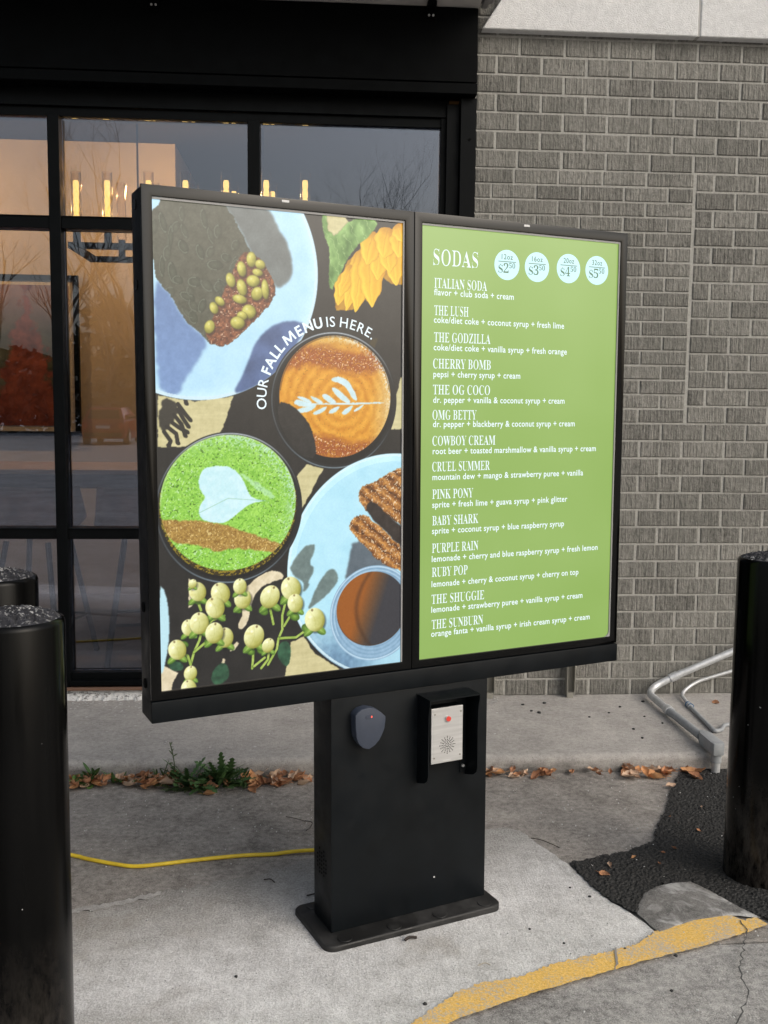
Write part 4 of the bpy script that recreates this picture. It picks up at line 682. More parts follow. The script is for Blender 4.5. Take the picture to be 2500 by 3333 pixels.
# window: outer trim board, frame with mullions and rails, panes
bm = B(); box(bm, .668, .7405, 4.735, 4.86, WALK_Z, 2.92); trim = P('trim_board', bm, m_frame, bevel=.002)
bm = B(); prism(bm, [(.712 + .006 * math.cos(k * PI / 5), 2.735 + .006 * math.sin(k * PI / 5)) for k in range(10)], lambda u, v, a: (u, a, v), 4.737, 4.731); P('bolt', bm, m_hole, trim)
bm = B()
box(bm, -6, .62, 4.79, 4.90, 2.845, 3.0); box(bm, -6, .60, 4.81, 4.90, 2.803, 2.844)
box(bm, .585, .667, 4.80, 4.90, .136, 2.844); box(bm, .608, .667, 4.77, 4.80, .136, 2.90)
FX = [(-2.36, -2.305), (-1.220, -1.168), (-.315, -.258)]; RZ = [(.855, .906), (2.298, 2.353)]
for a, b in FX: box(bm, a, b, 4.775, 4.88, .137, 2.803)
edges = [-6] + [v for ab in FX for v in ab] + [.585]
for a, b in zip(edges[::2], edges[1::2]):
    for z0, z1 in RZ: box(bm, a, b, 4.785, 4.878, z0, z1)
    for z0, z1 in RZ: box(bm, a, b, 4.779, 4.786, z1 - .004, z1 + .001)
    box(bm, a, b, 4.79, 4.88, .1365, .205); box(bm, a, b, 4.765, 4.791, .146, .170)
wf = P('window_frame', bm, m_frame, bevel=.0015)
zr = [(.205, .855), (.906, 2.298), (2.353, 2.803)]
for a, b in zip(edges[::2], edges[1::2]):
    if a < -5: a = -3.3
    for z0, z1 in zr:
        bm = B(); box(bm, a + .001, b - .001, 4.832, 4.838, z0 + .001, z1 - .001); P('pane', bm, m_glass, wf)
bm = B(); box(bm, -6, .735, 4.742, 4.90, .128, .1362); P('sill_edge', bm, m_rust)
bm = B(); 
xs_ = np.linspace(-6, .735, 500); rf = random.Random(9); fa = [bm.verts.new((x, 4.735 + rf.uniform(-.012, .008), WALK_Z - .002 )) for x in xs_]; fb = [bm.verts.new((x, 4.752 + rf.uniform(-.004, .004), .104)) for x in xs_]; fc = [bm.verts.new((x, 4.760, .128)) for x in xs_]
for i in range(499): bm.faces.new((fa[i], fa[i + 1], fb[i + 1], fb[i])); bm.faces.new((fb[i], fb[i + 1], fc[i + 1], fc[i]))
P('painted_foundation', bm, m_flake)
# interior shell
bm = B(); box(bm, -9, -1.11, 7.4, 7.5, WALK_Z, 3.342); box(bm, -1.11, -1.0, 7.4, 11.9, WALK_Z, 3.342); P('interior_wall', bm, m_iwall)
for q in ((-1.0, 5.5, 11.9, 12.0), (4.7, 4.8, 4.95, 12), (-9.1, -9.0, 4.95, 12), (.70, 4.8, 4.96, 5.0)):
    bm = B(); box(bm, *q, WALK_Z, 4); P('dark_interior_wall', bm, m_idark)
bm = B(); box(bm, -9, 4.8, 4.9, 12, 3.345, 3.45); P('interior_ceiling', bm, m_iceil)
bm = B(); box(bm, -9, 4.8, 4.9, 12, WALK_Z - .02, .10); P('interior_floor', bm, m_ifloor)
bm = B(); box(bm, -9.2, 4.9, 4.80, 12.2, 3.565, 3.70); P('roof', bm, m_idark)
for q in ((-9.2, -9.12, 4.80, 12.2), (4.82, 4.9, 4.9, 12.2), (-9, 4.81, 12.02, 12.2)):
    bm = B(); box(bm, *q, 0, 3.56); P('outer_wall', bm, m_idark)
# ------------------------------------------------------------------ things inside the cafe
ch = tag(empty('chandelier', (-.66, 5.85, 2.33)), 'black bar chandelier with clear glass tube lamps, lit, inside the cafe window', 'chandelier')
o_ = Vector((-.66, 5.85, 2.33))
def PC(name, bm, m, parent, smooth=False):
    bmesh.ops.translate(bm, verts=bm.verts, vec=-o_); return obj(name, bm, m, parent, smooth)
bm = B()
for y in (5.6, 6.1): box(bm, -1.33, .02, y - .02, y + .02, 2.330, 2.362)
for x in (-1.33, -.02): box(bm, x, x + .04, 5.62, 6.08, 2.331, 2.361)
for x in (-1.285, -1.12, -.90, -.703, -.485, -.269, -.058): box(bm, x - .017, x + .017, 5.583, 5.617, 2.362, 2.43)
for x in (-1.14, -.945, -.717, -.483, -.256): box(bm, x - .017, x + .017, 6.083, 6.117, 2.362, 2.46)
for x in (-1.0, -.3): tube(bm, [(x, 5.85, 2.36), (x, 5.85, 3.345)], .006, 6)
for x in (-1.0, -.3): box(bm, x - .01, x + .01, 5.62, 6.08, 2.34, 2.36)
PC('lamp_frame', bm, m_hdr, ch)
def lamp(x, y, z0, z1, lit=True):
    bm = B(); tube(bm, [(x, y, z0), (x, y, z1)], .027, 18, caps=False)
    tb = PC('lamp_tube', bm, m_tubeg, ch, True)
    if not lit: return
    bm = B(); hs_ = np.linspace(z0, z1 - .045, 25); tube(bm, [(x, y, z) for z in hs_], [.0155 if k % 4 else .0125 for k in range(25)], 10); PC('filament', bm, m_fil, tb)
for x, z in ((-1.285, 2.732), (-1.12, 2.736), (-.90, 2.742), (-.703, 2.747), (-.485, 2.753), (-.269, 2.759), (-.058, 2.764)): lamp(x, 5.6, 2.43, z)
for x, z in ((-1.14, 2.797), (-.945, 2.80), (-.717, 2.805), (-.483, 2.81), (-.256, 2.815)): lamp(x, 6.1, 2.46, z - .01, x > -1.1)
for x, f_ in ((-2.75, 2.0), (-1.06, 1.3), (-.6, .7)):       # added warm fill for the back wall, set away from the chandelier's lamps
    l = bpy.data.lights.new('wall_fill_light', 'POINT'); l.energy = WALL_FILL_W * f_; l.color = (1.0, .50, .17); l.shadow_soft_size = .015
    lo = link(bpy.data.objects.new('wall_fill_light', l), ch); lo.location = Vector((x, 6.62, 2.86)) - o_
# framed picture on the back wall
pc = tag(empty('framed_picture', (-2.4, 7.39, 1.83)), 'large framed picture in red and green on the cafe back wall', 'picture')
fx0, fx1, fz0, fz1 = -3.05 + 2.4, -1.69 + 2.4, 1.262 - 1.83, 2.405 - 1.83
bm = B()
for a in ((fx0, fx1, fz0, fz0 + .035), (fx0, fx1, fz1 - .035, fz1), (fx0, fx0 + .035, fz0 + .035, fz1 - .035), (fx1 - .035, fx1, fz0 + .035, fz1 - .035)): box(bm, a[0], a[1], -.04, 0, a[2], a[3])
obj('frame', bm, m_frame, pc)
bm = B(); box(bm, fx0 + .035, fx1 - .035, -.02, 0, fz0 + .035, fz1 - .035); obj('mat_board', bm, m_mat, pc)
_p = m_paint.vec('Object', (1, 1, 1)); _x = m_paint.n('ShaderNodeSeparateXYZ'); m_paint.l(_p, _x.inputs[0])
_bgc = m_paint.mix(m_paint.noise(5, 4, .6, 'Object', lo=.35, hi=.65), (.02, .035, .02), (.12, .15, .14))
_bgc = m_paint.mix(m_paint.rng(_x.outputs['Z'], .15, .45), _bgc, (.28, .20, .26))
_wd = m_paint.math('ADD', m_paint.math('ABSOLUTE', m_paint.math('SUBTRACT', _x.outputs['X'], .34)), m_paint.math('MULTIPLY', m_paint.math('SUBTRACT', m_paint.noise(9, 4, .6, 'Object'), .5), .35))
_lim = m_paint.rng(_x.outputs['Z'], .45, -.45, .02, .26)
_in = m_paint.rng(m_paint.math('SUBTRACT', _lim, _wd), -.01, .03)
m_paint.color(m_paint.mix(_in, _bgc, m_paint.mix(m_paint.noise(14, 4, .6, 'Object', lo=.3, hi=.7), (.12, .022, .02), (.34, .10, .075))))
bm = B(); box(bm, fx0 + .07, fx1 - .07, -.024, -.0201, fz0 + .075, fz1 - .07); obj('painting', bm, m_paint, pc)
# high table and bucket stools
tb = tag(empty('high_table', (-2.2, 6.35, .10)), 'long dark high table behind the window panes', 'table')
bm = B(); box(bm, -1.6, 1.75, -.42, .42, .985, 1.012); obj('table_top', bm, m_tabletop, tb, False, .003)
bm = B(); box(bm, -1.55, 1.70, -.38, .38, .90, .984); obj('apron', bm, m_table, tb)
for x in (-1.4, 1.55):
    for y in (-.3, .3): bm = B(); box(bm, x - .03, x + .03, y - .03, y + .03, 0, .90); obj('leg', bm, m_table, tb)
def stool(x, y, rz, label):
    t = tag(empty('bar_stool', (x, y, .10), (0, 0, rz)), label, 'bar stool', 'brown bucket stools at the high table')
    bm = B(); rows = []
    for i in range(9):           # bucket shell: seat pan rising into a wrap-round back (towards -y)
        v = i / 8; row = []
        for j in range(13):
            u = j / 12 * 2 - 1; w = .29 - .03 * v
            if v < .5: y_ = .20 - v * 2 * .36; z_ = .66 + .03 * (1 - v * 2) + abs(u) ** 3 * (.02 + .18 * v)
            else: y_ = -.16 - .05 * (v - .5) * 2 + abs(u) ** 2 * .18; z_ = .69 + (v - .5) * 2 * (.27 - .10 * abs(u) ** 2.5) + abs(u) ** 3 * .10
            row.append(bm.verts.new((u * w, y_, z_)))
        rows.append(row)
    for a, b in zip(rows, rows[1:]):
        for j in range(12): bm.faces.new((a[j], a[j + 1], b[j + 1], b[j]))
    bmesh.ops.solidify(bm, geom=bm.faces[:], thickness=.03); obj('shell', bm, m_leather, t, 'all')
    for sx in (-1, 1):
        for sy in (-1, 1):
            bm = B(); tube(bm, [(sx * .22, sy * .22, 0), (sx * .12, sy * .12, .66)], .0155, 8); obj('leg', bm, m_table, t, True)
    bm = B(); pts = [(sx * .185, sy * .185, .22) for sx, sy in ((-1, -1), (1, -1), (1, 1), (-1, 1), (-1, -1))]
    for a, b in zip(pts, pts[1:]): tube(bm, [a, b], .008, 6)
    obj('foot_rail', bm, m_table, t)
    return t
stool(-.92, 5.52, R(10), 'brown bucket stool beside the menu board edge, second from the left')
stool(-1.50, 5.50, R(-14), 'brown bucket stool behind the left bollards, leftmost in the window')

# ------------------------------------------------------------------ bollards
def bollard(x, y, h, label, seed):
    t = tag(empty('bollard', (x, y, 0)), label, 'bollard', 'black pipe bollards round the menu board'); r = .110
    bm = B(); pr = [(r, 0), (r, h - .012), (r - .003, h - .004), (r - .009, h), (r - .012, h - .004)]
    rings = [[bm.verts.new((q * math.cos(k * PI / 36), q * math.sin(k * PI / 36), z)) for k in range(72)] for q, z in pr]
    for a, b in zip(rings, rings[1:]):
        for k in range(72): bm.faces.new((a[k], a[(k + 1) % 72], b[(k + 1) % 72], b[k]))
    obj('pipe', bm, m_boll, t, True)
    rn = random.Random(seed); bm = B(); rings = []
    for i in range(15):
        q = (r - .010) * (1 - i / 15); z = h - .006 + .022 * (1 - (q / r) ** 2)
        rings.append([bm.verts.new((q * math.cos(k * PI / 36), q * math.sin(k * PI / 36), z + (rn.uniform(-.0045, .006) if i else 0))) for k in range(72)])
    for a, b in zip(rings, rings[1:]):
        for k in range(72): bm.faces.new((a[k], a[(k + 1) % 72], b[(k + 1) % 72], b[k]))
    bm.faces.new(rings[-1]); obj('concrete_cap', bm, m_cap, t)
bollard(-.643, 2.131, 1.04, 'nearest black bollard at the front left, thick white flakes on its cap', 1)
bollard(-.842, 2.657, 1.04, 'shorter-looking black bollard just behind another bollard, by the window', 2)
bollard(1.432, 2.98, 1.040, 'lone black bollard on the fresh asphalt by the brick wall', 3)

# ------------------------------------------------------------------ conduits and struts
def arc_path(pts, r, n=8):
    """Polyline with rounded corners."""
    P_ = [Vector(p) for p in pts]; out = [P_[0]]
    for a, b, c in zip(P_, P_[1:], P_[2:]):
        d1, d2 = (a - b).normalized(), (c - b).normalized(); rr_ = min(r, (a - b).length * .49, (c - b).length * .49)
        p, q = b + d1 * rr_, b + d2 * rr_
        for k in range(n + 1):
            t = k / n; out.append(p * (1 - t) ** 2 + b * 2 * t * (1 - t) + q * t * t)
    return out + [P_[-1]]
cd = tag(empty('conduit_pipe', (1.645, 3.88, 0)), 'thick grey conduit rising from the asphalt, crossing the pavement and climbing the wall', 'conduit pipe')
oc = Vector((1.645, 3.88, 0))
def PD(name, bm, m, parent, org, smooth=True, bevel=0.0):
    bmesh.ops.translate(bm, verts=bm.verts, vec=-org); return obj(name, bm, m, parent, smooth, bevel)
rp = .0175
bm = B(); tube(bm, [(1.655, 3.872, -.01), (1.655, 3.872, .075)], rp, 16); PD('riser', bm, m_galv, cd, oc)
bm = B(); tube(bm, [(1.655, 3.872, .055), (1.655, 3.872, .10)], .0215, 16); PD('coupling', bm, m_pvc, cd, oc)
bm = B(); prism(bm, [(1.632, 3.845), (1.678, 3.845), (1.683, 3.87), (1.678, 3.99), (1.662, 4.03), (1.640, 4.03), (1.628, 3.99), (1.627, 3.87)], lambda u, v, a: (u, v, a), .088, .142); PD('junction_box', bm, m_pvc, cd, oc, True, .008)
bm = B(); tube(bm, [(1.650, 4.02, .113), (1.645, 4.40, .108)], rp * 1.08, 16); PD('plastic_run', bm, m_pvc, cd, oc)
bm = B(); tube(bm, [(1.6455, 4.385, .108), (1.645, 4.43, .108)], rp * 1.32, 16); PD('coupling', bm, m_galv, cd, oc)
path = arc_path([(1.645, 4.42, .108), (1.638, 4.715, .113), (1.83, 4.715, .205)], .16, 12); bm = B(); tube(bm, path, rp, 16); PD('elbow', bm, m_galv, cd, oc)
bm = B(); tube(bm, [(1.76, 4.715, .1715), (1.80, 4.715, .1907)], rp * 1.25, 16); PD('coupling', bm, m_galv, cd, oc)
bm = B(); tube(bm, [(1.79, 4.715, .186), (2.9, 4.715, .66)], rp, 16); PD('sloping_run', bm, m_galv, cd, oc)
c2 = tag(empty('conduit_pipe', (1.79, 4.53, .08)), 'thin grey conduit with a blue ring, bent on the pavement beside the thick one', 'conduit pipe'); o2 = Vector((1.79, 4.53, .08)); r2_ = .0088
bm = B(); tube(bm, arc_path([(2.9, 4.738, .44), (1.90, 4.738, .148), (1.812, 4.70, .100), (1.792, 4.535, .092)], .07, 10), r2_, 12); PD('steel_run', bm, m_galv, c2, o2)
bm = B(); tube(bm, [(1.7935, 4.545, .0925), (1.7895, 4.505, .0915)], .0125, 12); PD('coupling', bm, m_galv, c2, o2)
for y in (4.546, 4.512): bm = B(); tube(bm, [(1.7925, y + .004, .092), (1.7925, y - .004, .092)], .0150, 12); PD('coupling_ring', bm, m_bluetape, c2, o2)
bm = B(); tube(bm, arc_path([(1.790, 4.51, .0915), (1.762, 4.15, .091), (1.80, 4.165, .091), (1.84, 4.24, .091), (2.1, 4.26, .091), (2.6, 4.2, .091)], .035, 8), r2_ * 1.05, 12); PD('plastic_run', bm, m_pvc, c2, o2)
def strut(x, label):
    t = tag(empty('strut_post', (x, 4.725, WALK_Z)), label, 'strut post', 'zinc strut posts at the foot of the wall')
    bm = B(); w = .0205; prism(bm, [(-w, -.02), (w, -.02), (w, .02), (w - .003, .02), (w - .003, -.017), (-w + .003, -.017), (-w + .003, .02), (-w, .02)], lambda u, v, a: (u, -v, a), .026, .46); obj('channel', bm, m_strut, t)
    bm = B(); box(bm, -.019, .013, -.016, .016, 0, .026); obj('foot', bm, m_strut, t, False, .002)
strut(1.262, 'grey strut post against the brick, below the right end of the menu board')
strut(.862, 'grey strut post at the wall, beside the upper right edge of the pedestal')
# ------------------------------------------------------------------ yellow cord
cz = .004 + .0075
pts = [(-2.2, 3.52), (-1.5, 3.42), (-1.05, 3.31), (-.797, 3.215), (-.753, 3.192), (-.704, 3.169), (-.636, 3.141), (-.577, 3.124), (-.51, 3.132), (-.419, 3.153), (-.339, 3.169), (-.232, 3.187), (-.136, 3.192), (-.072, 3.199), (.02, 3.205), (.12, 3.17), (.22, 3.06), (.30, 2.98)]
bm = B(); tube(bm, curve_pts([(x, y, cz + (.004 if x > -.1 else 0)) for x, y in pts], 6), .0066, 10)
tag(obj('extension_cord', bm, m_cord, None, True), 'yellow extension cord lying on the ground and running behind the pedestal', 'cord')

# ------------------------------------------------------------------ fallen leaves, weeds, litter
m_leaf = []
for k, (a, b) in enumerate((((.42, .18, .085), (.62, .34, .19)), ((.52, .34, .23), (.72, .54, .40)), ((.30, .13, .07), (.48, .25, .14)), ((.56, .26, .11), (.74, .42, .21)))):
    m = M('dry_leaf', rough=.75, spec=.3); m.color(m.mix(m.noise(60, 4, .6, 'Object', lo=.3, hi=.7), a, b)).bump(m.noise(90, 3, .6, 'Object'), .002); m_leaf.append(m)
def leaf_mesh(seed):
    rn = random.Random(seed); bm = B(); L = 1.0; rows = []; curl = rn.uniform(.6, 2.0); cup = rn.uniform(.5, 1.6); tw = rn.uniform(-.9, .9)
    for i in range(11):
        t = i / 10; w = .30 * math.sin(PI * min(1, t ** .8)) ** .8 * (1 + .12 * math.sin(t * 25 + seed)) + .006
        a = curl * (t - .4); row = []
        for j in range(7):
            s = (j / 6 * 2 - 1); b = tw * t
            x = s * w * math.cos(cup * s * .5); z = abs(s) ** 1.4 * w * math.sin(cup * .9) + .04 * math.sin(t * 9 + s * 4 + seed) * abs(s)
            xx, zz = x * math.cos(b) - z * math.sin(b), x * math.sin(b) + z * math.cos(b)
            yy = math.sin(a) / max(curl, .1); zb = (1 - math.cos(a)) / max(curl, .1)
            row.append(bm.verts.new((xx, yy - zz * math.sin(a), zb + zz * math.cos(a))))
        rows.append(row)
    for a, b in zip(rows, rows[1:]):
        for j in range(6): bm.faces.new((a[j], a[j + 1], b[j + 1], b[j]))
    tube(bm, [(0, -.42, .10), (0, -.55, .13), (.03, -.70, .12)], .012, 5)
    zmin = min(v.co.z for v in bm.verts); bmesh.ops.translate(bm, verts=bm.verts, vec=(0, 0, -zmin))
    me = bpy.data.meshes.new('fallen_leaf'); bm.to_mesh(me); bm.free(); me.materials.append(m_leaf[seed % 4].m); me.polygons.foreach_set('use_smooth', [True] * len(me.polygons)); return me
LM = [leaf_mesh(k) for k in range(10)]
rl = random.Random(77)
def leaf(x, y, z, s, label, group, tilt=.5):
    o = link(bpy.data.objects.new('fallen_leaf', LM[rl.randrange(10)])); o.location = (x, y, z); o.scale = (s, s, s); o.rotation_euler = (rl.uniform(-tilt, tilt), rl.uniform(-tilt, tilt), rl.uniform(0, 6.28))
    return tag(o, label, 'leaf', group)
def strip(n, x0, x1, y0, y1, smin, smax, label, group, tilt=.5, zh=.022):
    for _ in range(n):
        x = rl.uniform(x0, x1); f = rl.random() ** 1.2; leaf(x, y1 + (y0 - y1) * f, .005 + rl.random() * zh, rl.uniform(smin, smax) * 1.38, label, group, tilt)
strip(62, -1.0, -.52, 3.79, 3.895, .035, .058, 'dry tan leaf in the drift left of the weeds along the kerb', 'leaves drifted left of the weeds')
strip(20, -.60, -.22, 3.77, 3.88, .035, .06, 'dry brown leaf caught among the green weeds at the kerb', 'leaves among the weeds')
strip(28, -.26, -.04, 3.80, 3.895, .035, .056, 'dry leaf at the kerb just right of the weeds', 'leaves right of the weeds')
strip(22, -.03, .42, 3.83, 3.895, .035, .056, 'dry leaf at the kerb just left of the black pedestal', 'leaves left of the pedestal')
strip(20, .68, .95, 3.84, 3.895, .034, .05, 'orange brown leaf at the kerb just right of the black pedestal', 'leaves right of the pedestal')
strip(7, .95, 1.24, 3.84, 3.885, .022, .038, 'small pale leaf scrap on the bare middle stretch of kerb', 'scraps on the bare kerb')
strip(26, 1.27, 1.60, 3.80, 3.895, .04, .06, 'orange leaf heaped at the kerb next to the thick conduit', 'leaves heaped by the conduit', zh=.02)
leaf(-.402, 3.727, .006, .06, 'single pale leaf lying out on the asphalt in front of the weeds', None, .2)
leaf(1.408, 3.72, .012, .05, 'pale curled leaf in front of the heap, on the edge of the patch', None, .2)
leaf(.925, 2.99, .016, .04, 'small tan leaf on the black patch beside the concrete pad', None, .2)
leaf(.965, 3.05, .016, .03, 'tiny orange leaf on the patch below the asphalt seam', None, .2)
leaf(1.95, 4.60, WALK_Z + .002, .05, 'orange leaf standing against the brick behind the conduits', None, .6)
for x, y in ((1.30, 3.42), (1.36, 3.30), (1.22, 3.16), (1.17, 3.13), (1.06, 3.10), (1.13, 3.05), (1.45, 3.5)): leaf(x, y, .017, rl.uniform(.014, .024), 'small pale leaf scrap on the black asphalt patch', 'scraps on the asphalt patch', .3)
m_weed = []
for a, b in (((.03, .075, .024), (.11, .20, .065)), ((.05, .12, .03), (.15, .28, .075)), ((.05, .08, .03), (.10, .13, .05))):
    m = M('weed_green', rough=.55, spec=.4); m.color(m.mix(m.noise(40, 3, .6, 'Object', lo=.3, hi=.7), a, b)); m_weed.append(m)
def blade(bm, p, az, L, w, rise, droop, lobes, rn, mi=0):
    n = 15; prev = None; d = Vector((math.cos(az), math.sin(az), 0)); s = Vector((-d.y, d.x, 0)); tw = rn.uniform(-.5, .5)
    for i in range(n + 1):
        t = i / n; c = Vector(p) + d * (L * t * math.cos(rise)) + Vector((0, 0, L * (t * math.sin(rise) - droop * t * t)))
        ww = w * (math.sin(PI * min(1, .12 + t * .88)) ** .7) * (.35 + .65 * t ** .5) * ((1.0 if i % 2 else .38) if lobes and i < n - 2 else .9)
        side = (s * math.cos(tw) + Vector((0, 0, 1)) * math.sin(tw))
        cur = [bm.verts.new(c - side * ww + Vector((0, 0, .25 * ww))), bm.verts.new(c), bm.verts.new(c + side * ww + Vector((0, 0, .25 * ww)))]
        if prev:
            for k in range(2): f = bm.faces.new((prev[k], prev[k + 1], cur[k + 1], cur[k])); f.material_index = mi
        prev = cur
def weed(x, y, label, seed, n, L, w, lobes, rises=(.15, 1.1), spread=.03, stalk=None, mi=0):
    rn = random.Random(seed); t = tag(empty('weed_plant', (x, y, .004)), label, 'weed', 'weeds along the kerb')
    bm = B()
    for _ in range(n): blade(bm, (rn.uniform(-spread, spread), rn.uniform(-spread * .5, spread * .3), 0), rn.uniform(PI * .85, PI * 2.15), rn.uniform(.6, 1) * L, rn.uniform(.7, 1.1) * w, rn.uniform(*rises), rn.uniform(.05, .4), lobes, rn, 0)
    obj('foliage', bm, m_weed[mi], t, 'all')
    if stalk:
        bm = B(); tube(bm, curve_pts([(0, 0, 0), (.004, 0, stalk * .5), (-.012, 0, stalk)], 5), [.0022] * 11, 6)
        for k in range(12): blade(bm, (.004 - .012 * k / 12, 0, stalk * (.25 + .75 * k / 12)), rn.uniform(0, 6.28), .028, .005, rn.uniform(.1, .9), .2, False, rn)
        obj('stalk', bm, m_weed[2], t)
weed(-.43, 3.835, 'dense dark green dandelion clump in the middle of the weeds', 1, 64, .17, .024, True, (.15, 1.15), .085)
weed(-.36, 3.855, 'tall serrated green weed with one broad upright leaf', 2, 16, .18, .027, True, (.7, 1.5), .03)
weed(-.29, 3.86, 'feathery green weed at the right end of the weeds', 3, 16, .11, .010, True, (.3, 1.2), .03)
weed(-.555, 3.865, 'thin weed with one tall bare stalk against the kerb', 4, 12, .09, .010, True, (.3, 1.2), .03, .165)
weed(-.61, 3.87, 'ragged narrow weed leaning left of the tall stalk', 5, 12, .11, .011, True, (.5, 1.3), .03)
weed(-.50, 3.80, 'low grey green weed sprawled over leaves on the asphalt', 6, 22, .085, .012, True, (.05, .5), .06, None, 2)
weed(-.895, 3.85, 'bright green broad leaf seedling beside the left bollards', 7, 10, .075, .026, False, (.3, 1.3), .03, None, 1)
weed(-.865, 3.88, 'dark pointed weed behind the bright seedling', 8, 9, .11, .016, False, (.6, 1.3), .02)
weed(-.77, 3.875, 'slim grassy weed between seedling and clump', 9, 14, .10, .008, False, (.5, 1.2), .03, None, 1)
# pebbles and flakes
m_peb = M('dark_pebble', g(.03), .9); m_pale = M('pale_chip', g(.6), .8)
def pebble(x, y, z, s, m, label, group, seed):
    rn = random.Random(seed); bm = B(); bmesh.ops.create_icosphere(bm, subdivisions=2, radius=s)
    for v in bm.verts: v.co *= rn.uniform(.75, 1.15); v.co.z *= .6
    o = obj('pebble', bm, m, None, 'all', loc=(x, y, z + s * .4)); tag(o, label, 'pebble', group)
rp_ = random.Random(12)
for k, (x, y, s) in enumerate(((1.00, 4.60, .008), (1.02, 4.50, .007), (1.05, 4.47, .010), (1.11, 4.62, .009), (1.27, 4.40, .006), (1.38, 4.46, .006), (1.46, 4.55, .007), (1.53, 4.40, .006), (1.42, 4.22, .007), (1.42, 4.10, .007), (1.58, 4.30, .006), (1.60, 4.63, .009))): pebble(x, y, WALK_Z, s, m_peb, 'dark pebble on the raised pavement by the brick wall', 'pebbles on the pavement', k)
for k, (x, y, s) in enumerate(((.845, 2.86, .005), (.80, 2.92, .004), (.585, 3.28, .0035), (.28, 2.335, .006), (.62, 2.68, .004), (-.20, 2.48, .005), (.70, 2.60, .004), (.86, 2.56, .006), (.99, 2.52, .006), (.92, 2.36, .005))): pebble(x, y, .008, s, m_peb, 'small dark pebble on the concrete pad and line', 'pebbles on the pad', 40 + k)
bm = B()
for _ in range(420):          # flaked paint scattered below the window
    x = rp_.uniform(-1.3, .9); y = 4.72 - abs(rp_.gauss(0, .11)); 
    if rp_.random() < .12: y = rp_.uniform(3.98, 4.7)
    a = rp_.uniform(0, 6.28); s = rp_.uniform(.0025, .0085); z = WALK_Z + .0022
    bm.faces.new([bm.verts.new((x + s * f * math.cos(a + b), y + s * f * math.sin(a + b), z + rp_.uniform(0, .002))) for b, f in ((0, 1), (1.4, .6), (2.9, 1), (4.6, .7))])
bmesh.ops.solidify(bm, geom=bm.faces[:], thickness=.0008)
tag(obj('paint_flakes', bm, m_pale), 'white paint flakes scattered on the pavement under the window', 'flakes', kind='stuff')
bm = B()
for _ in range(700):          # grit on the lane and road
    x, y = rp_.uniform(-1.0, 1.9), rp_.uniform(2.2, 3.9); s = rp_.uniform(.001, .0028)
    if y < 3.2 and x < .8 and rp_.random() < .75: continue
    bmesh.ops.create_icosphere(bm, subdivisions=1, radius=s, matrix=Matrix.Translation((x, y, .012)))
tag(obj('grit', bm, m_pale), 'pale grit scattered on the asphalt', 'grit', kind='stuff')
m_twig = M('dark_twig', (.03, .022, .018), .8); m_straw = M('pale_straw', (.45, .40, .32), .8)
def twig(pts, r, m, label):
    c = Vector(pts[0] + (0,)); bm = B(); tube(bm, curve_pts([(x - c.x, y - c.y, r + .004 * math.sin(i * 1.7) ** 2) for i, (x, y) in enumerate(pts)], 5), r, 6)
    tag(obj('twig', bm, m, None, True, loc=(c.x, c.y, .0085)), label, 'twig', 'twigs on the ground')
twig([(-.02, 2.905), (.01, 2.91), (.05, 2.935), (.065, 2.955)], .0022, m_twig, 'dark twig on the pad in front of the base plate')
twig([(-.155, 3.015), (-.135, 3.01), (-.12, 2.995)], .0018, m_twig, 'short dark twig on the pad below the yellow cord')
twig([(-.10, 3.50), (-.06, 3.47), (-.03, 3.455)], .0014, m_twig, 'thin curved twig on the lane behind the cord')
twig([(-.03, 3.46), (-.005, 3.435), (-.012, 3.40), (-.025, 3.37)], .0016, m_twig, 'hooked dark twig on the lane near the pedestal')
twig([(.755, 3.28), (.79, 3.25), (.835, 3.20)], .0016, m_twig, 'straight dark twig where pad and lane meet')
twig([(.256, 2.632), (.270, 2.640), (.290, 2.644)], .0042, m_twig, 'thick broken black twig touching the base plate')
twig([(.44, 2.50), (.46, 2.505), (.475, 2.50)], .0012, m_straw, 'pale straw on the pad right of the black twig')
twig([(.39, 2.39), (.41, 2.395), (.44, 2.392)], .0010, m_straw, 'thin straw on the pad near the yellow line')

# ------------------------------------------------------------------ across the lot: what the window mirrors
m_bark = M('grey_bark', (.12, .108, .096), .9)
def tree(x, y, h, seed, label):
    rn = random.Random(seed); t = tag(empty('bare_tree', (x, y, 0)), label, 'tree', 'bare trees across the lot'); bt, bc = B(), B()
    def grow(bm, p, d, L, r, lv):
        n = 4; pts = [p]; q = Vector(p); dd = Vector(d)
        for i in range(n):
            dd = (dd + Vector((rn.uniform(-.16, .16), rn.uniform(-.16, .16), rn.uniform(-.02, .14)))).normalized(); q = q + dd * (L / n); pts.append(q.copy())
        tube(bm, pts, [r * (1 - .55 * i / n) for i in range(n + 1)], 5 if lv < 2 else 3, caps=False)
        if lv >= 5: return
        for k in range(rn.randint(3, 4) if lv else 6):
            i = rn.randint(1 if lv else 2, n); a = rn.uniform(0, 6.28); sp = rn.uniform(.35, .95)
            nd = (dd * math.cos(sp) + (dd.orthogonal().normalized() * math.cos(a) + dd.cross(dd.orthogonal().normalized()) * math.sin(a)) * math.sin(sp) + Vector((0, 0, .25))).normalized()
            grow(bc, pts[i], nd, L * rn.uniform(.5, .72), r * (1 - .55 * i / n) * .62, lv + 1)
    grow(bt, Vector((0, 0, 0)), Vector((0, 0, 1)), h * .62, h * .020, 0)
    obj('trunk', bt, m_bark, t); obj('crown', bc, m_bark, t)
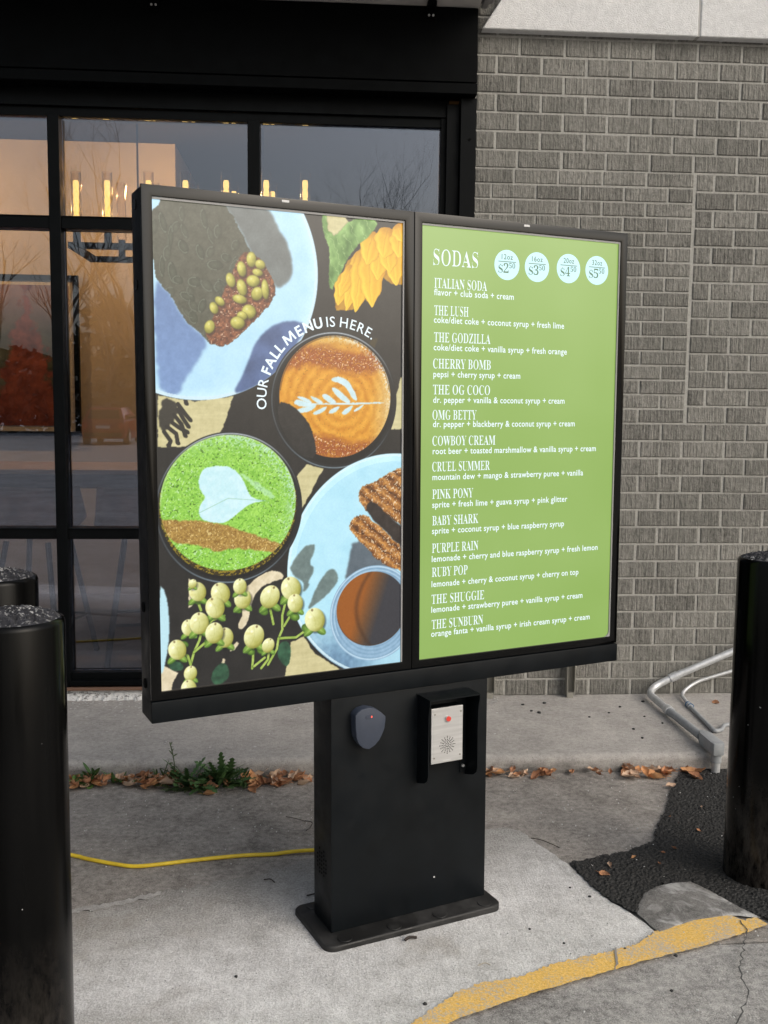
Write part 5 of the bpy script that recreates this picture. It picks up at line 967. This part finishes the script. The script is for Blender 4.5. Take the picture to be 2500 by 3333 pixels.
for k, (x, y, h) in enumerate(((-8.6, -40, 11.8), (-12.5, -41, 12.6), (-11.2, -44, 9.6), (-15.5, -40, 11.4), (1.2, -42, 11.0), (3.6, -41, 10.8), (6.6, -40, 10.2), (-5.0, -43, 8.4))):
    tree(x, y, h, 50 + k, ['bare tree beside the red car', 'tallest bare tree, over the framed picture', 'bare tree behind the tallest one', 'bare tree at the far left of the lot', 'bare tree mirrored above the left display', 'bare tree mirrored beside the window corner', 'bare tree nearest the brick side', 'low bare tree behind the red car'][k])
m_tl = M('dull_evergreen', rough=.9); m_tl.color(m_tl.mix(m_tl.noise(.7, 4, .6, 'World', lo=.3, hi=.7), (.016, .020, .010), (.07, .066, .035)))
bm = B(); rt = random.Random(4)
for _ in range(14000):
    x = rt.uniform(-40, 34); top = 4.6 + 1.6 * math.sin(x * .43) + 1.1 * math.sin(x * 1.1 + 1); z = rt.random() ** .8 * top; y = -46 + rt.uniform(-2.5, 2.5); s = rt.uniform(.2, .5)
    c = Vector((x, y, z)); a = Vector((rt.gauss(0, 1), rt.gauss(0, 1), rt.gauss(0, 1))).normalized() * s; b = a.orthogonal().normalized() * s * .6
    bm.faces.new([bm.verts.new(c + v) for v in (a, b, -a, -b)])
tag(obj('treeline', bm, m_tl), 'dense evergreen thicket closing the far side of the lot', 'thicket', kind='stuff')
# red hatchback seen from behind
car = tag(empty('parked_car', (-7.9, -30.2, 0), (0, 0, PI)), 'small red hatchback parked across the lot, seen from behind', 'car')
m_carr = M('red_car_paint', (.28, .018, .02), .25); m_carg = M('car_glass', (.01, .012, .014), .08); m_tyre = M('tyre_rubber', g(.015), .8); m_tail = M('tail_lamp', (.5, .03, .03), .2); m_plate = M('number_plate', g(.6), .5)
def loft(bm, secs):
    R_ = [[bm.verts.new(p) for p in s] for s in secs]
    for a, b in zip(R_, R_[1:]):
        for i in range(len(a)): bm.faces.new((a[i], a[(i + 1) % len(a)], b[(i + 1) % len(b)], b[i]))
    bm.faces.new(R_[0][::-1]); bm.faces.new(R_[-1]); bmesh.ops.recalc_face_normals(bm, faces=bm.faces[:])
def sec(y, w, z0, z1, wt): return [(-w * .94, y, z0), (w * .94, y, z0), (w, y, z0 + (z1 - z0) * .45), (wt, y, z1), (-wt, y, z1), (-w, y, z0 + (z1 - z0) * .45)]
bm = B(); loft(bm, [sec(-1.92, .72, .34, .80, .66), sec(-1.85, .82, .24, .92, .78), sec(-.6, .86, .2, .95, .80), (sec(.9, .86, .2, .93, .80)), sec(1.6, .82, .22, .80, .72), sec(1.9, .66, .32, .66, .55)]); obj('body', bm, m_carr, car, True, .05, 3)
bm = B(); loft(bm, [sec(-1.74, .76, .90, .94, .74), sec(-1.42, .74, .92, 1.38, .58), sec(-.2, .76, .93, 1.43, .60), sec(.35, .75, .93, 1.36, .57), sec(.95, .74, .90, .95, .70)]); cb = obj('cabin', bm, m_carr, car, True, .04, 3)
bm = B(); prism(bm, [(-.60, -1.755, .98), (.60, -1.755, .98), (.53, -1.50, 1.32), (-.53, -1.50, 1.32)] and [(-.60, .98), (.60, .98), (.52, 1.32), (-.52, 1.32)], lambda u, v, a: (u, -1.735 + (v - .98) * .72 + a, v), .0, -.02); obj('rear_window', bm, m_carg, car)
for sx in (-1, 1):
    bm = B(); prism(bm, [(-1.25, .99), (.62, .99), (.25, 1.33), (-1.2, 1.33)], lambda u, v, a: (sx * (.765 - (v - .95) * .40 + a), u, v), 0, .012); obj('side_window', bm, m_carg, car)
    bm = B(); prism(bm, [(sx * .66 + .10 * math.cos(k * PI / 8), .72 + .14 * math.sin(k * PI / 8)) for k in range(16)], lambda u, v, a: (u, a, v), -1.80, -1.925); obj('tail_lamp', bm, m_tail, car)
    for y in (-1.2, 1.22):
        bm = B(); tube(bm, [(sx * .66, y, .30), (sx * .86, y, .30)], .30, 24); w = obj('wheel', bm, m_tyre, car, True)
        bm = B(); tube(bm, [(sx * .855, y, .30), (sx * .868, y, .30)], .19, 16); obj('rim', bm, m_steel, w)
bm = B(); box(bm, -.26, .26, -1.945, -1.925, .62, .73); obj('number_plate', bm, m_plate, car)
bm = B(); box(bm, -.70, .70, -1.96, -1.80, .30, .46); obj('bumper', bm, m_tyre, car, False, .03, 2)
# ------------------------------------------------------------------ menu board
KX, KY, KZ = .716, .06, -.777
kiosk = empty('menu_board')
Rk = Matrix(((.92419, -.38186, -.00725), (.38187, .92421, .00116), (.00626, -.00384, .99997)))
kiosk.matrix_world = Matrix.Translation(Vector((-.3826, 2.4819, .7729)) + Rk @ Vector((KX, KY, KZ))) @ Rk.to_4x4()
tag(kiosk, 'black free-standing menu board with two lit screens on one wide pedestal', 'menu board')
def kv(x, y, z): return (x - KX, y - KY, z - KZ)
def kbox(bm, x0, x1, y0, y1, z0, z1, mi=0): return box(bm, x0 - KX, x1 - KX, y0 - KY, y1 - KY, z0 - KZ, z1 - KZ, mi)
front = lambda u, v, a: kv(u, a, v)       # outline in the front plane (x, z), depth along y
def kprism(bm, pts, y_front, y_back, mi=0, caps=(1, 1)): return prism(bm, pts, front, y_back, y_front, mi, caps)
W_, H_, X2 = .685, 1.2178, .7382          # one display; left edge of the right display

bm = B(); kbox(bm, -.027, 1.448, .0105, .105, -.0775, 1.2405)
housing = obj('housing', bm, m_kiosk, kiosk, True, .006)
for z in (1.205, 1.013, .209, .011):
    bm = B(); prism(bm, [(.058 + .013 * math.cos(k * PI / 8), z + .013 * math.sin(k * PI / 8)) for k in range(16)], lambda u, v, a: kv(a, u, v), -.030, -.026)
    obj('screw_cap', bm, m_hole if z < 1 else m_bezel, housing, True)
for x in (.105, 1.325):
    bm = B()
    for i in range(5):
        pass
    rings = []
    for i in range(5):
        a = i / 4 * PI / 2
        rings.append([bm.verts.new(kv(x + .028 * math.cos(a) * math.cos(k * PI / 12), .05 + .028 * math.cos(a) * math.sin(k * PI / 12), 1.240 + .010 * math.sin(a))) for k in range(24)])
    for a, b in zip(rings[:-2], rings[1:-1]):
        for k in range(24): bm.faces.new((a[k], a[(k + 1) % 24], b[(k + 1) % 24], b[k]))
    bm.faces.new(rings[3])
    obj('lifting_point_cover', bm, m_kiosk, housing, True)
# two glass bezels with the openings of the displays
def bezel(x0, x1, ox0, ox1):
    bm = B(); z0, z1, oz0, oz1 = -.0215, 1.2445, 0.0, H_
    o = [(x0, z0), (x1, z0), (x1, z1), (x0, z1)]; i = [(ox0, oz0), (ox1, oz0), (ox1, oz1), (ox0, oz1)]
    F = {}
    for nm, y in (('f', 0.0), ('b', .010)):
        F['o' + nm] = [bm.verts.new(kv(u, y, v)) for u, v in o]; F['i' + nm] = [bm.verts.new(kv(u, y, v)) for u, v in i]
    for k in range(4):
        j = (k + 1) % 4
        bm.faces.new((F['of'][k], F['of'][j], F['if'][j], F['if'][k])); bm.faces.new((F['ob'][j], F['ob'][k], F['ib'][k], F['ib'][j]))
        bm.faces.new((F['of'][j], F['of'][k], F['ob'][k], F['ob'][j])); bm.faces.new((F['if'][k], F['if'][j], F['ib'][j], F['ib'][k]))
    bz = obj('bezel', bm, m_bezel, kiosk, True, .0014, 2)
    xc = (ox0 + ox1) / 2 - .002
    bm = B(); kbox(bm, xc - .010, xc + .010, -.0012, .002, 1.2335, 1.2395); obj('light_sensor', bm, m_white, bz, False, .0008)
    return bz
bezel(-.0265, .7125, 0.0, W_); bezel(.7145, 1.4475, X2, X2 + W_)
for a, b in ((0.0, W_), (X2, X2 + W_)):      # pale strips: light on the opening's top and right sides, put into colour
    bm = B(); kbox(bm, a + .001, b - .0055, .0030, .0075, H_ - .0060, H_ - .0005); kbox(bm, b - .0050, b - .0005, .0030, .0075, .0006, H_ - .0005)
    if a > .5:
        r = .018; cx, cz = b - .005 - r, .0006 + r
        arc = [(b - .0051, .0006)] + [(cx + r * math.cos(R(t)), cz + r * math.sin(R(t))) for t in range(0, -91, -15)]
        kprism(bm, arc[::-1], .0030, .0072)
    obj('lit_edge_strip', bm, m_litedge, kiosk)
# left display: the picture, one colour per grid point
def display_mat(name, col, k):
    m = M(name, (.004, .004, .004), .24, .5); m.emit(col, k); return m
NX, NY = 440, 782
img = paint_poster(NX, NY, POSTER) / 255.0
limg = np.where(img <= .04045, img / 12.92, ((img + .055) / 1.055) ** 2.4)
xs = np.linspace(0, W_, NX) - KX; zs = H_ - np.linspace(0, H_, NY) - KZ
co = np.zeros((NY, NX, 3), np.float32); co[..., 0] = xs[None, :]; co[..., 1] = .0078 - KY; co[..., 2] = zs[:, None]
me = bpy.data.meshes.new('picture_display')
q = np.arange(NX * NY).reshape(NY, NX)
faces = np.stack((q[1:, :-1], q[1:, 1:], q[:-1, 1:], q[:-1, :-1]), -1).reshape(-1, 4)
me.vertices.add(NX * NY); me.vertices.foreach_set('co', co.ravel())
me.loops.add(faces.size); me.loops.foreach_set('vertex_index', faces.ravel().astype(np.int32))
me.polygons.add(len(faces)); me.polygons.foreach_set('loop_start', np.arange(0, faces.size, 4, dtype=np.int32))
me.update(calc_edges=True)
at = me.attributes.new('picture', 'FLOAT_COLOR', 'POINT')
at.data.foreach_set('color', np.concatenate((limg, np.ones((NY, NX, 1))), -1).astype(np.float32).ravel())
m_pic = M('lit_picture', (.004, .004, .004), .28, .7); _a = m_pic.n('ShaderNodeAttribute'); _a.attribute_name = 'picture'; m_pic.emit(_a.outputs['Color'], SCREEN_K)
me.materials.append(m_pic.m)
pic = tag(link(bpy.data.objects.new('display', me), kiosk), 'lit display showing coffee cups, cake and berries')
# right display: plain green field
m_grn = M('lit_green_field', (.004, .004, .004), .28, .7)
_n = m_grn.noise(2.4, 2, .5, 'Object', lo=.3, hi=.7); m_grn.emit(m_grn.mix(_n, lin((136, 170, 82)), lin((146, 178, 96))), SCREEN_K)
bm = B(); kbox(bm, X2, X2 + W_, .0078, .0100, 0.0, H_); menu = tag(obj('display', bm, m_grn, kiosk), 'lit green display listing sodas')
# lettering
m_let = M('lit_white_lettering', (.004, .004, .004), .3).emit(lin((236, 250, 255)), SCREEN_K)
m_disc = M('lit_price_disc', (.004, .004, .004), .3).emit(lin((205, 244, 250)), SCREEN_K)
m_ink = M('green_price_lettering', (.004, .004, .004), .3).emit(lin((84, 122, 92)), SCREEN_K)
def curve_mesh(cu):
    o = bpy.data.objects.new('tmp', cu); C.objects.link(o); dg = bpy.context.evaluated_depsgraph_get(); dg.update()
    me = bpy.data.meshes.new_from_object(o.evaluated_get(dg)); bpy.data.objects.remove(o); bpy.data.curves.remove(cu); return me
def sans(text, off=.0, space=1.0):
    cu = bpy.data.curves.new('t', 'FONT'); cu.body = text; cu.size = 1.0; cu.offset = off; cu.space_character = space; cu.resolution_u = 3; return curve_mesh(cu)
def serif(text, inset=11, track=0):
    """Lettering from the outlines in GLYPHS: stems thinned sideways, thin strokes kept."""
    cu = bpy.data.curves.new('t', 'CURVE'); cu.dimensions = '2D'; cu.fill_mode = 'BOTH'; x = 0
    for ch in text:
        if ch == ' ': x += 190; continue
        if ch == '$': adv, loops = GLYPHS['S'][0], GLYPHS['S'][1] + [[(185, -70), (205, -70), (205, 520), (185, 520)]]
        else: adv, loops = GLYPHS[ch]
        ins = inset * .4 if ch in 'NMWA' else inset
        for lp in loops:
            n = len(lp); area = sum(lp[i][0] * lp[(i + 1) % n][1] - lp[(i + 1) % n][0] * lp[i][1] for i in range(n)); 
            sp = cu.splines.new('POLY'); sp.points.add(n - 1); sp.use_cyclic_u = True
            for i in range(n):
                a, b = lp[i - 1], lp[(i + 1) % n]; dx, dy = b[0] - a[0], b[1] - a[1]; L = math.hypot(dx, dy) or 1
                # outline direction: outer loops clockwise in this data; the normal to the right of travel points into the ink
                sp.points[i].co = ((x + lp[i][0] + ins * dy / L) / 1000, lp[i][1] / 1000, 0, 1)
        x += adv + track
    return curve_mesh(cu)
def place(bm, me, f, mi=0):
    vs = [bm.verts.new(f(v.co.x, v.co.y)) for v in me.vertices]
    for p in me.polygons:
        try: fc = bm.faces.new([vs[i] for i in p.vertices]); fc.material_index = mi
        except ValueError: pass
    bpy.data.meshes.remove(me)
def bounds(me):
    X = [v.co.x for v in me.vertices]; Y = [v.co.y for v in me.vertices]; return min(X), max(X), min(Y), max(Y)
def set_line(bm, me, x, z, width, cap=None, y=.0070, mi=0, basecap=.455):
    a, b, c, d = bounds(me); s = width / (b - a); sv = s if cap is None else cap / basecap
    place(bm, me, lambda u, v: kv(x + (u - a) * s, y, z + v * sv), mi)
def face_front(bm):
    bm.normal_update()
    bmesh.ops.reverse_faces(bm, faces=[f for f in bm.faces if f.normal.y > 0])
HEAD = [('SODAS', .7757, 1.1079, .1446, .0430), ('ITALIAN SODA', .780, 1.0462, .1715, .0265), ('THE LUSH', .7805, .9715, .1110, .0265), ('THE GODZILLA', .7805, .8978, .1851, .0265), ('CHERRY BOMB', .7785, .8252, .1893, .0265), ('THE OG COCO', .7785, .7530, .1879, .0265), ('OMG BETTY', .7780, .6826, .1444, .0265), ('COWBOY CREAM', .7784, .6098, .2087, .0265), ('CRUEL SUMMER', .7786, .5370, .1909, .0265), ('PINK PONY', .7794, .4592, .1350, .0265), ('BABY SHARK', .7801, .3838, .1530, .0265), ('PURPLE RAIN', .780, .3050, .1539, .0265), ('RUBY POP', .7802, .2358, .1184, .0265), ('THE SHUGGIE', .780, .1575, .1766, .0265), ('THE SUNBURN', .7812, .0842, .1726, .0265)]
SUB = [('flavor + club soda + cream', 1.0262, .2633), ('coke/diet coke + coconut syrup + fresh lime', .9508, .4432), ('coke/diet coke + vanilla syrup + fresh orange', .8752, .4552), ('pepsi + cherry syrup + cream', .8010, .2904), ('dr. pepper + vanilla & coconut syrup + cream', .7295, .4508), ('dr. pepper + blackberry & coconut syrup + cream', .6617, .4905), ('root beer + toasted marshmallow & vanilla syrup + cream', .5857, .5727), ('mountain dew + mango & strawberry puree + vanilla', .5124, .5264), ('sprite + fresh lime + guava syrup + pink glitter', .4340, .4694), ('sprite + coconut syrup + blue raspberry syrup', .3593, .4591), ('lemonade + cherry and blue raspberry syrup + fresh lemon', .2790, .5892), ('lemonade + cherry & coconut syrup + cherry on top', .2065, .5178), ('lemonade + strawberry puree + vanilla syrup + cream', .1323, .5352), ('orange fanta + vanilla syrup + irish cream syrup + cream', .0620, .5651)]
for t, x, z, w, cap in HEAD:
    bm = B(); set_line(bm, serif(t, 20 if t == 'SODAS' else 13), x, z, w, cap); face_front(bm); obj('heading_lettering', bm, m_let, menu)
for t, z, w in SUB:
    bm = B(); set_line(bm, sans(t, .012, 1.06), .7795, z, w, .0190, basecap=.76); face_front(bm); obj('ingredient_lettering', bm, m_let, menu)
for (x, z), oz, pr in zip(((1.0179, 1.1231), (1.1218, 1.1238), (1.2344, 1.1269), (1.3389, 1.1281)), ('12oz', '16oz', '20oz', '32oz'), ('2', '3', '4', '5')):
    bm = B(); kprism(bm, [(x + .0424 * math.cos(k * PI / 24), z + .0424 * math.sin(k * PI / 24)) for k in range(48)], .0070, .0077)
    bm2 = B()
    set_line(bm2, sans(oz, .008, 1.1), x - .019, z + .0155, .038, .0145, .0064, 1, .70)
    kbox(bm2, x - .030, x + .030, .0063, .0066, z + .0080, z + .0100, 1)
    set_line(bm2, serif('$', 9), x - .0295, z - .0225, .0150, .0215, .0064, 1); set_line(bm2, serif(pr, 9), x - .0125, z - .0225, .0175, .0260, .0064, 1); set_line(bm2, serif('50', 9), x + .0065, z - .0085, .0210, .0140, .0064, 1)
    face_front(bm2); tmp = bpy.data.meshes.new('t'); bm2.to_mesh(tmp); bm2.free(); bm.from_mesh(tmp); bpy.data.meshes.remove(tmp)
    obj('price_disc', bm, [m_disc, m_ink], menu)
# arc of lettering round the coffee cup: letters stand on a circle
ccx, ccz, rad = .4825, H_ - .4855, .1955
def arc_text(word, bold=False):
    bm = B(); s = .0265 / .70
    for ch, deg in word:
        if ch == 'M':                # bold M drawn by hand: legs, and a wide open V between them
            me_ = bpy.data.meshes.new('t'); o_m = [(0, 0), (.065, .70), (.215, .70), (.45, .25), (.685, .70), (.835, .70), (.90, 0), (.755, 0), (.715, .43), (.50, .02), (.40, .02), (.185, .43), (.145, 0)]
            me_.from_pydata([(u, v, 0) for u, v in o_m], [], [list(range(13))[::-1]])
        else: me_ = sans(ch, .026 if bold else .006)
        l_, r_, _c, _d = bounds(me_); th = R(deg); er = Vector((-math.cos(th), math.sin(th))); et = Vector((math.sin(th), math.cos(th)))
        def f(u, v):
            q_ = Vector((ccx, ccz)) + er * (rad + v * s) + et * ((u - (l_ + r_) / 2) * s); return kv(q_.x, .0070, q_.y)
        place(bm, me_, f)
    face_front(bm); obj('curved_lettering', bm, m_let, pic)
arc_text((('O', -2.3), ('U', 5.6), ('R', 12.8))); arc_text((('F', 21.6), ('A', 28.0), ('L', 35.2), ('L', 40.9)), True); arc_text((('M', 50.8), ('E', 60.0), ('N', 67.8), ('U', 76.0)), True)
arc_text((('I', 83.2), ('S', 87.4))); arc_text((('H', 96.6), ('E', 104.2), ('R', 111.0), ('E', 117.4), ('.', 121.8)))
# lower rail, pedestal, base plate
bm = B(); kbox(bm, -.0275, 1.4485, -.004, .1055, -.079, -.0240); obj('lower_rail', bm, m_kiosk, kiosk, True, .003)
bm = B(); kbox(bm, .464, .968, 0.0, .127, -.752, -.0795); ped = obj('pedestal', bm, m_kiosk, kiosk, True, .003)
bm = B()
k = 0
for i, y in enumerate((.098, .083, .068, .053, .038)):
    for j in range(7 if i % 2 else 6):
        z = -.536 - (.0095 if i % 2 == 0 else 0) - j * .0118
        if (i in (0, 4)) and j in (0, 5): continue
        prism(bm, [(y + .0036 * math.cos(q_ * PI / 5), z + .0036 * math.sin(q_ * PI / 5)) for q_ in range(10)], lambda u, v, a: kv(a, u, v), .4632, .4645)
obj('vent_holes', bm, m_hole, ped)
bm = B(); kprism(bm, [(.7925 + .0028 * math.cos(k * PI / 4), -.657 + .0022 * math.sin(k * PI / 4)) for k in range(8)], -.0008, .0002); obj('dust_spot', bm, m_white, ped)  # small white spot of dust on the pedestal front
bm = B(); prism(bm, rrect(.420, .990, -.070, .192, .032), lambda u, v, a: kv(u, v, a), -.777, -.752); plate = obj('base_plate', bm, m_base, kiosk, True, .006, 3)
for x, y in ((.487, -.042), (.639, -.044), (.789, -.043), (.941, -.043), (.476, .165), (.93, .165)):
    bm = B(); prism(bm, [(x + .021 * math.cos(k * PI / 14), y + .021 * math.sin(k * PI / 14)) for k in range(28)], lambda u, v, a: kv(u, v, a), -.7525, -.7495); obj('bolt_cap', bm, m_base, plate, True, .0012, 1)
# proximity sensor: shield-shaped slate box
sh = [(.5208, -.1245), (.5268, -.1165), (.5395, -.1083), (.5598, -.1052), (.5760, -.1085), (.5900, -.1160), (.6030, -.1270), (.6136, -.1375), (.6128, -.1520), (.6101, -.1706), (.6023, -.1886), (.5941, -.2022), (.5805, -.2150), (.5623, -.2240), (.5442, -.2179), (.5307, -.2032), (.5245, -.1880), (.5217, -.158)]
bm = B(); kprism(bm, sh[::-1], -.037, -.010); kprism(bm, [((x - .565) * .97 + .565, (z + .165) * .97 - .165) for x, z in sh][::-1], -.0105, .001)
sens = tag(obj('vehicle_sensor', bm, m_sens, kiosk, True, .0035, 2), 'slate blue shield-shaped sensor on the pedestal')
bm = B(); kprism(bm, rrect(.5508, .5752, -.1372, -.1262, .0054), -.0376, -.0368); kprism(bm, rrect(.5525, .5735, -.1356, -.1278, .0038), -.0380, -.0374)
obj('indicator_window', bm, m_sens, sens)
bm = B(); kprism(bm, rrect(.5672, .5716, -.1348, -.1288, .002), -.0386, -.0379); obj('indicator_lamp', bm, m_redled, sens)
# intercom: black back box, steel plate, button, speaker holes, screws
bm = B(); kbox(bm, .7500, .8620, -.040, .0005, -.296, -.136); ic = obj('intercom', bm, m_kiosk, kiosk, False, .002)
bm = B(); kbox(bm, .7525, .8560, -.0475, -.0405, -.2945, -.1330); obj('face_plate', bm, m_steel, ic, False, .0012)
def ring_pts(x, z, r, n=20): return [(x + r * math.cos(2 * PI * k / n), z + r * math.sin(2 * PI * k / n)) for k in range(n)]
bm = B(); kprism(bm, ring_pts(.8062, -.1662, .0092), -.0510, -.0470); obj('button_ring', bm, m_steel, ic, True)
bm = B(); kprism(bm, ring_pts(.8062, -.1662, .0074), -.0535, -.0480); obj('call_button', bm, m_red, ic, True)
bm = B()
for k in range(16):
    a = 2 * PI * k / 16
    for r in ((.0055, .0105, .0155, .0205, .0250) if k % 2 == 0 else (.0130, .0180, .0228)): kprism(bm, ring_pts(.8050 + r * math.cos(a), -.2435 + r * math.sin(a), .0015, 6), -.0482, -.0474)
kprism(bm, ring_pts(.8050, -.2435, .0012, 6), -.0482, -.0474); obj('speaker_holes', bm, m_hole, ic)
for x, z in ((.7637, -.1500), (.8490, -.1500), (.8470, -.2775), (.7620, -.2775)):
    bm = B(); kprism(bm, ring_pts(x, z, .0024, 10), -.0488, -.0474); obj('screw', bm, m_strut, ic)
bm = B(); kbox(bm, .7915, .8165, -.0484, -.0474, -.2888, -.2870); obj('label_strip', bm, m_white, ic)
# hood: folded black sheet, a top and two curved side flanges
bm = B(); t = .003
kprism(bm, [(.7330, -.0985), (.8985, -.0985), (.8985, -.1025), (.7330, -.1025)][::-1], -.074, .001)
for x in (.7330, .8955):
    side = [(0.0, -.1025), (-.074, -.1025), (-.074, -.1125), (-.0690, -.130), (-.0665, -.150), (-.0655, -.190), (-.0655, -.318), (-.060, -.336), (-.045, -.347), (-.015, -.357), (0.0, -.361)]
    prism(bm, side, lambda u, v, a: kv(a, u, v), x, x + t)
kbox(bm, .7290, .8940, -.0025, .0008, -.1000, -.0965); kbox(bm, .8760, .8952, -.003, .0008, -.352, -.300)
bmesh.ops.recalc_face_normals(bm, faces=bm.faces[:])
hood = obj('rain_hood', bm, m_kiosk, kiosk)
for x, y, z in ((.8835, -.006, -.331),):
    bm = B(); kprism(bm, ring_pts(x, z, .0045, 12), -.008, -.002); obj('screw', bm, m_steel, hood, True)
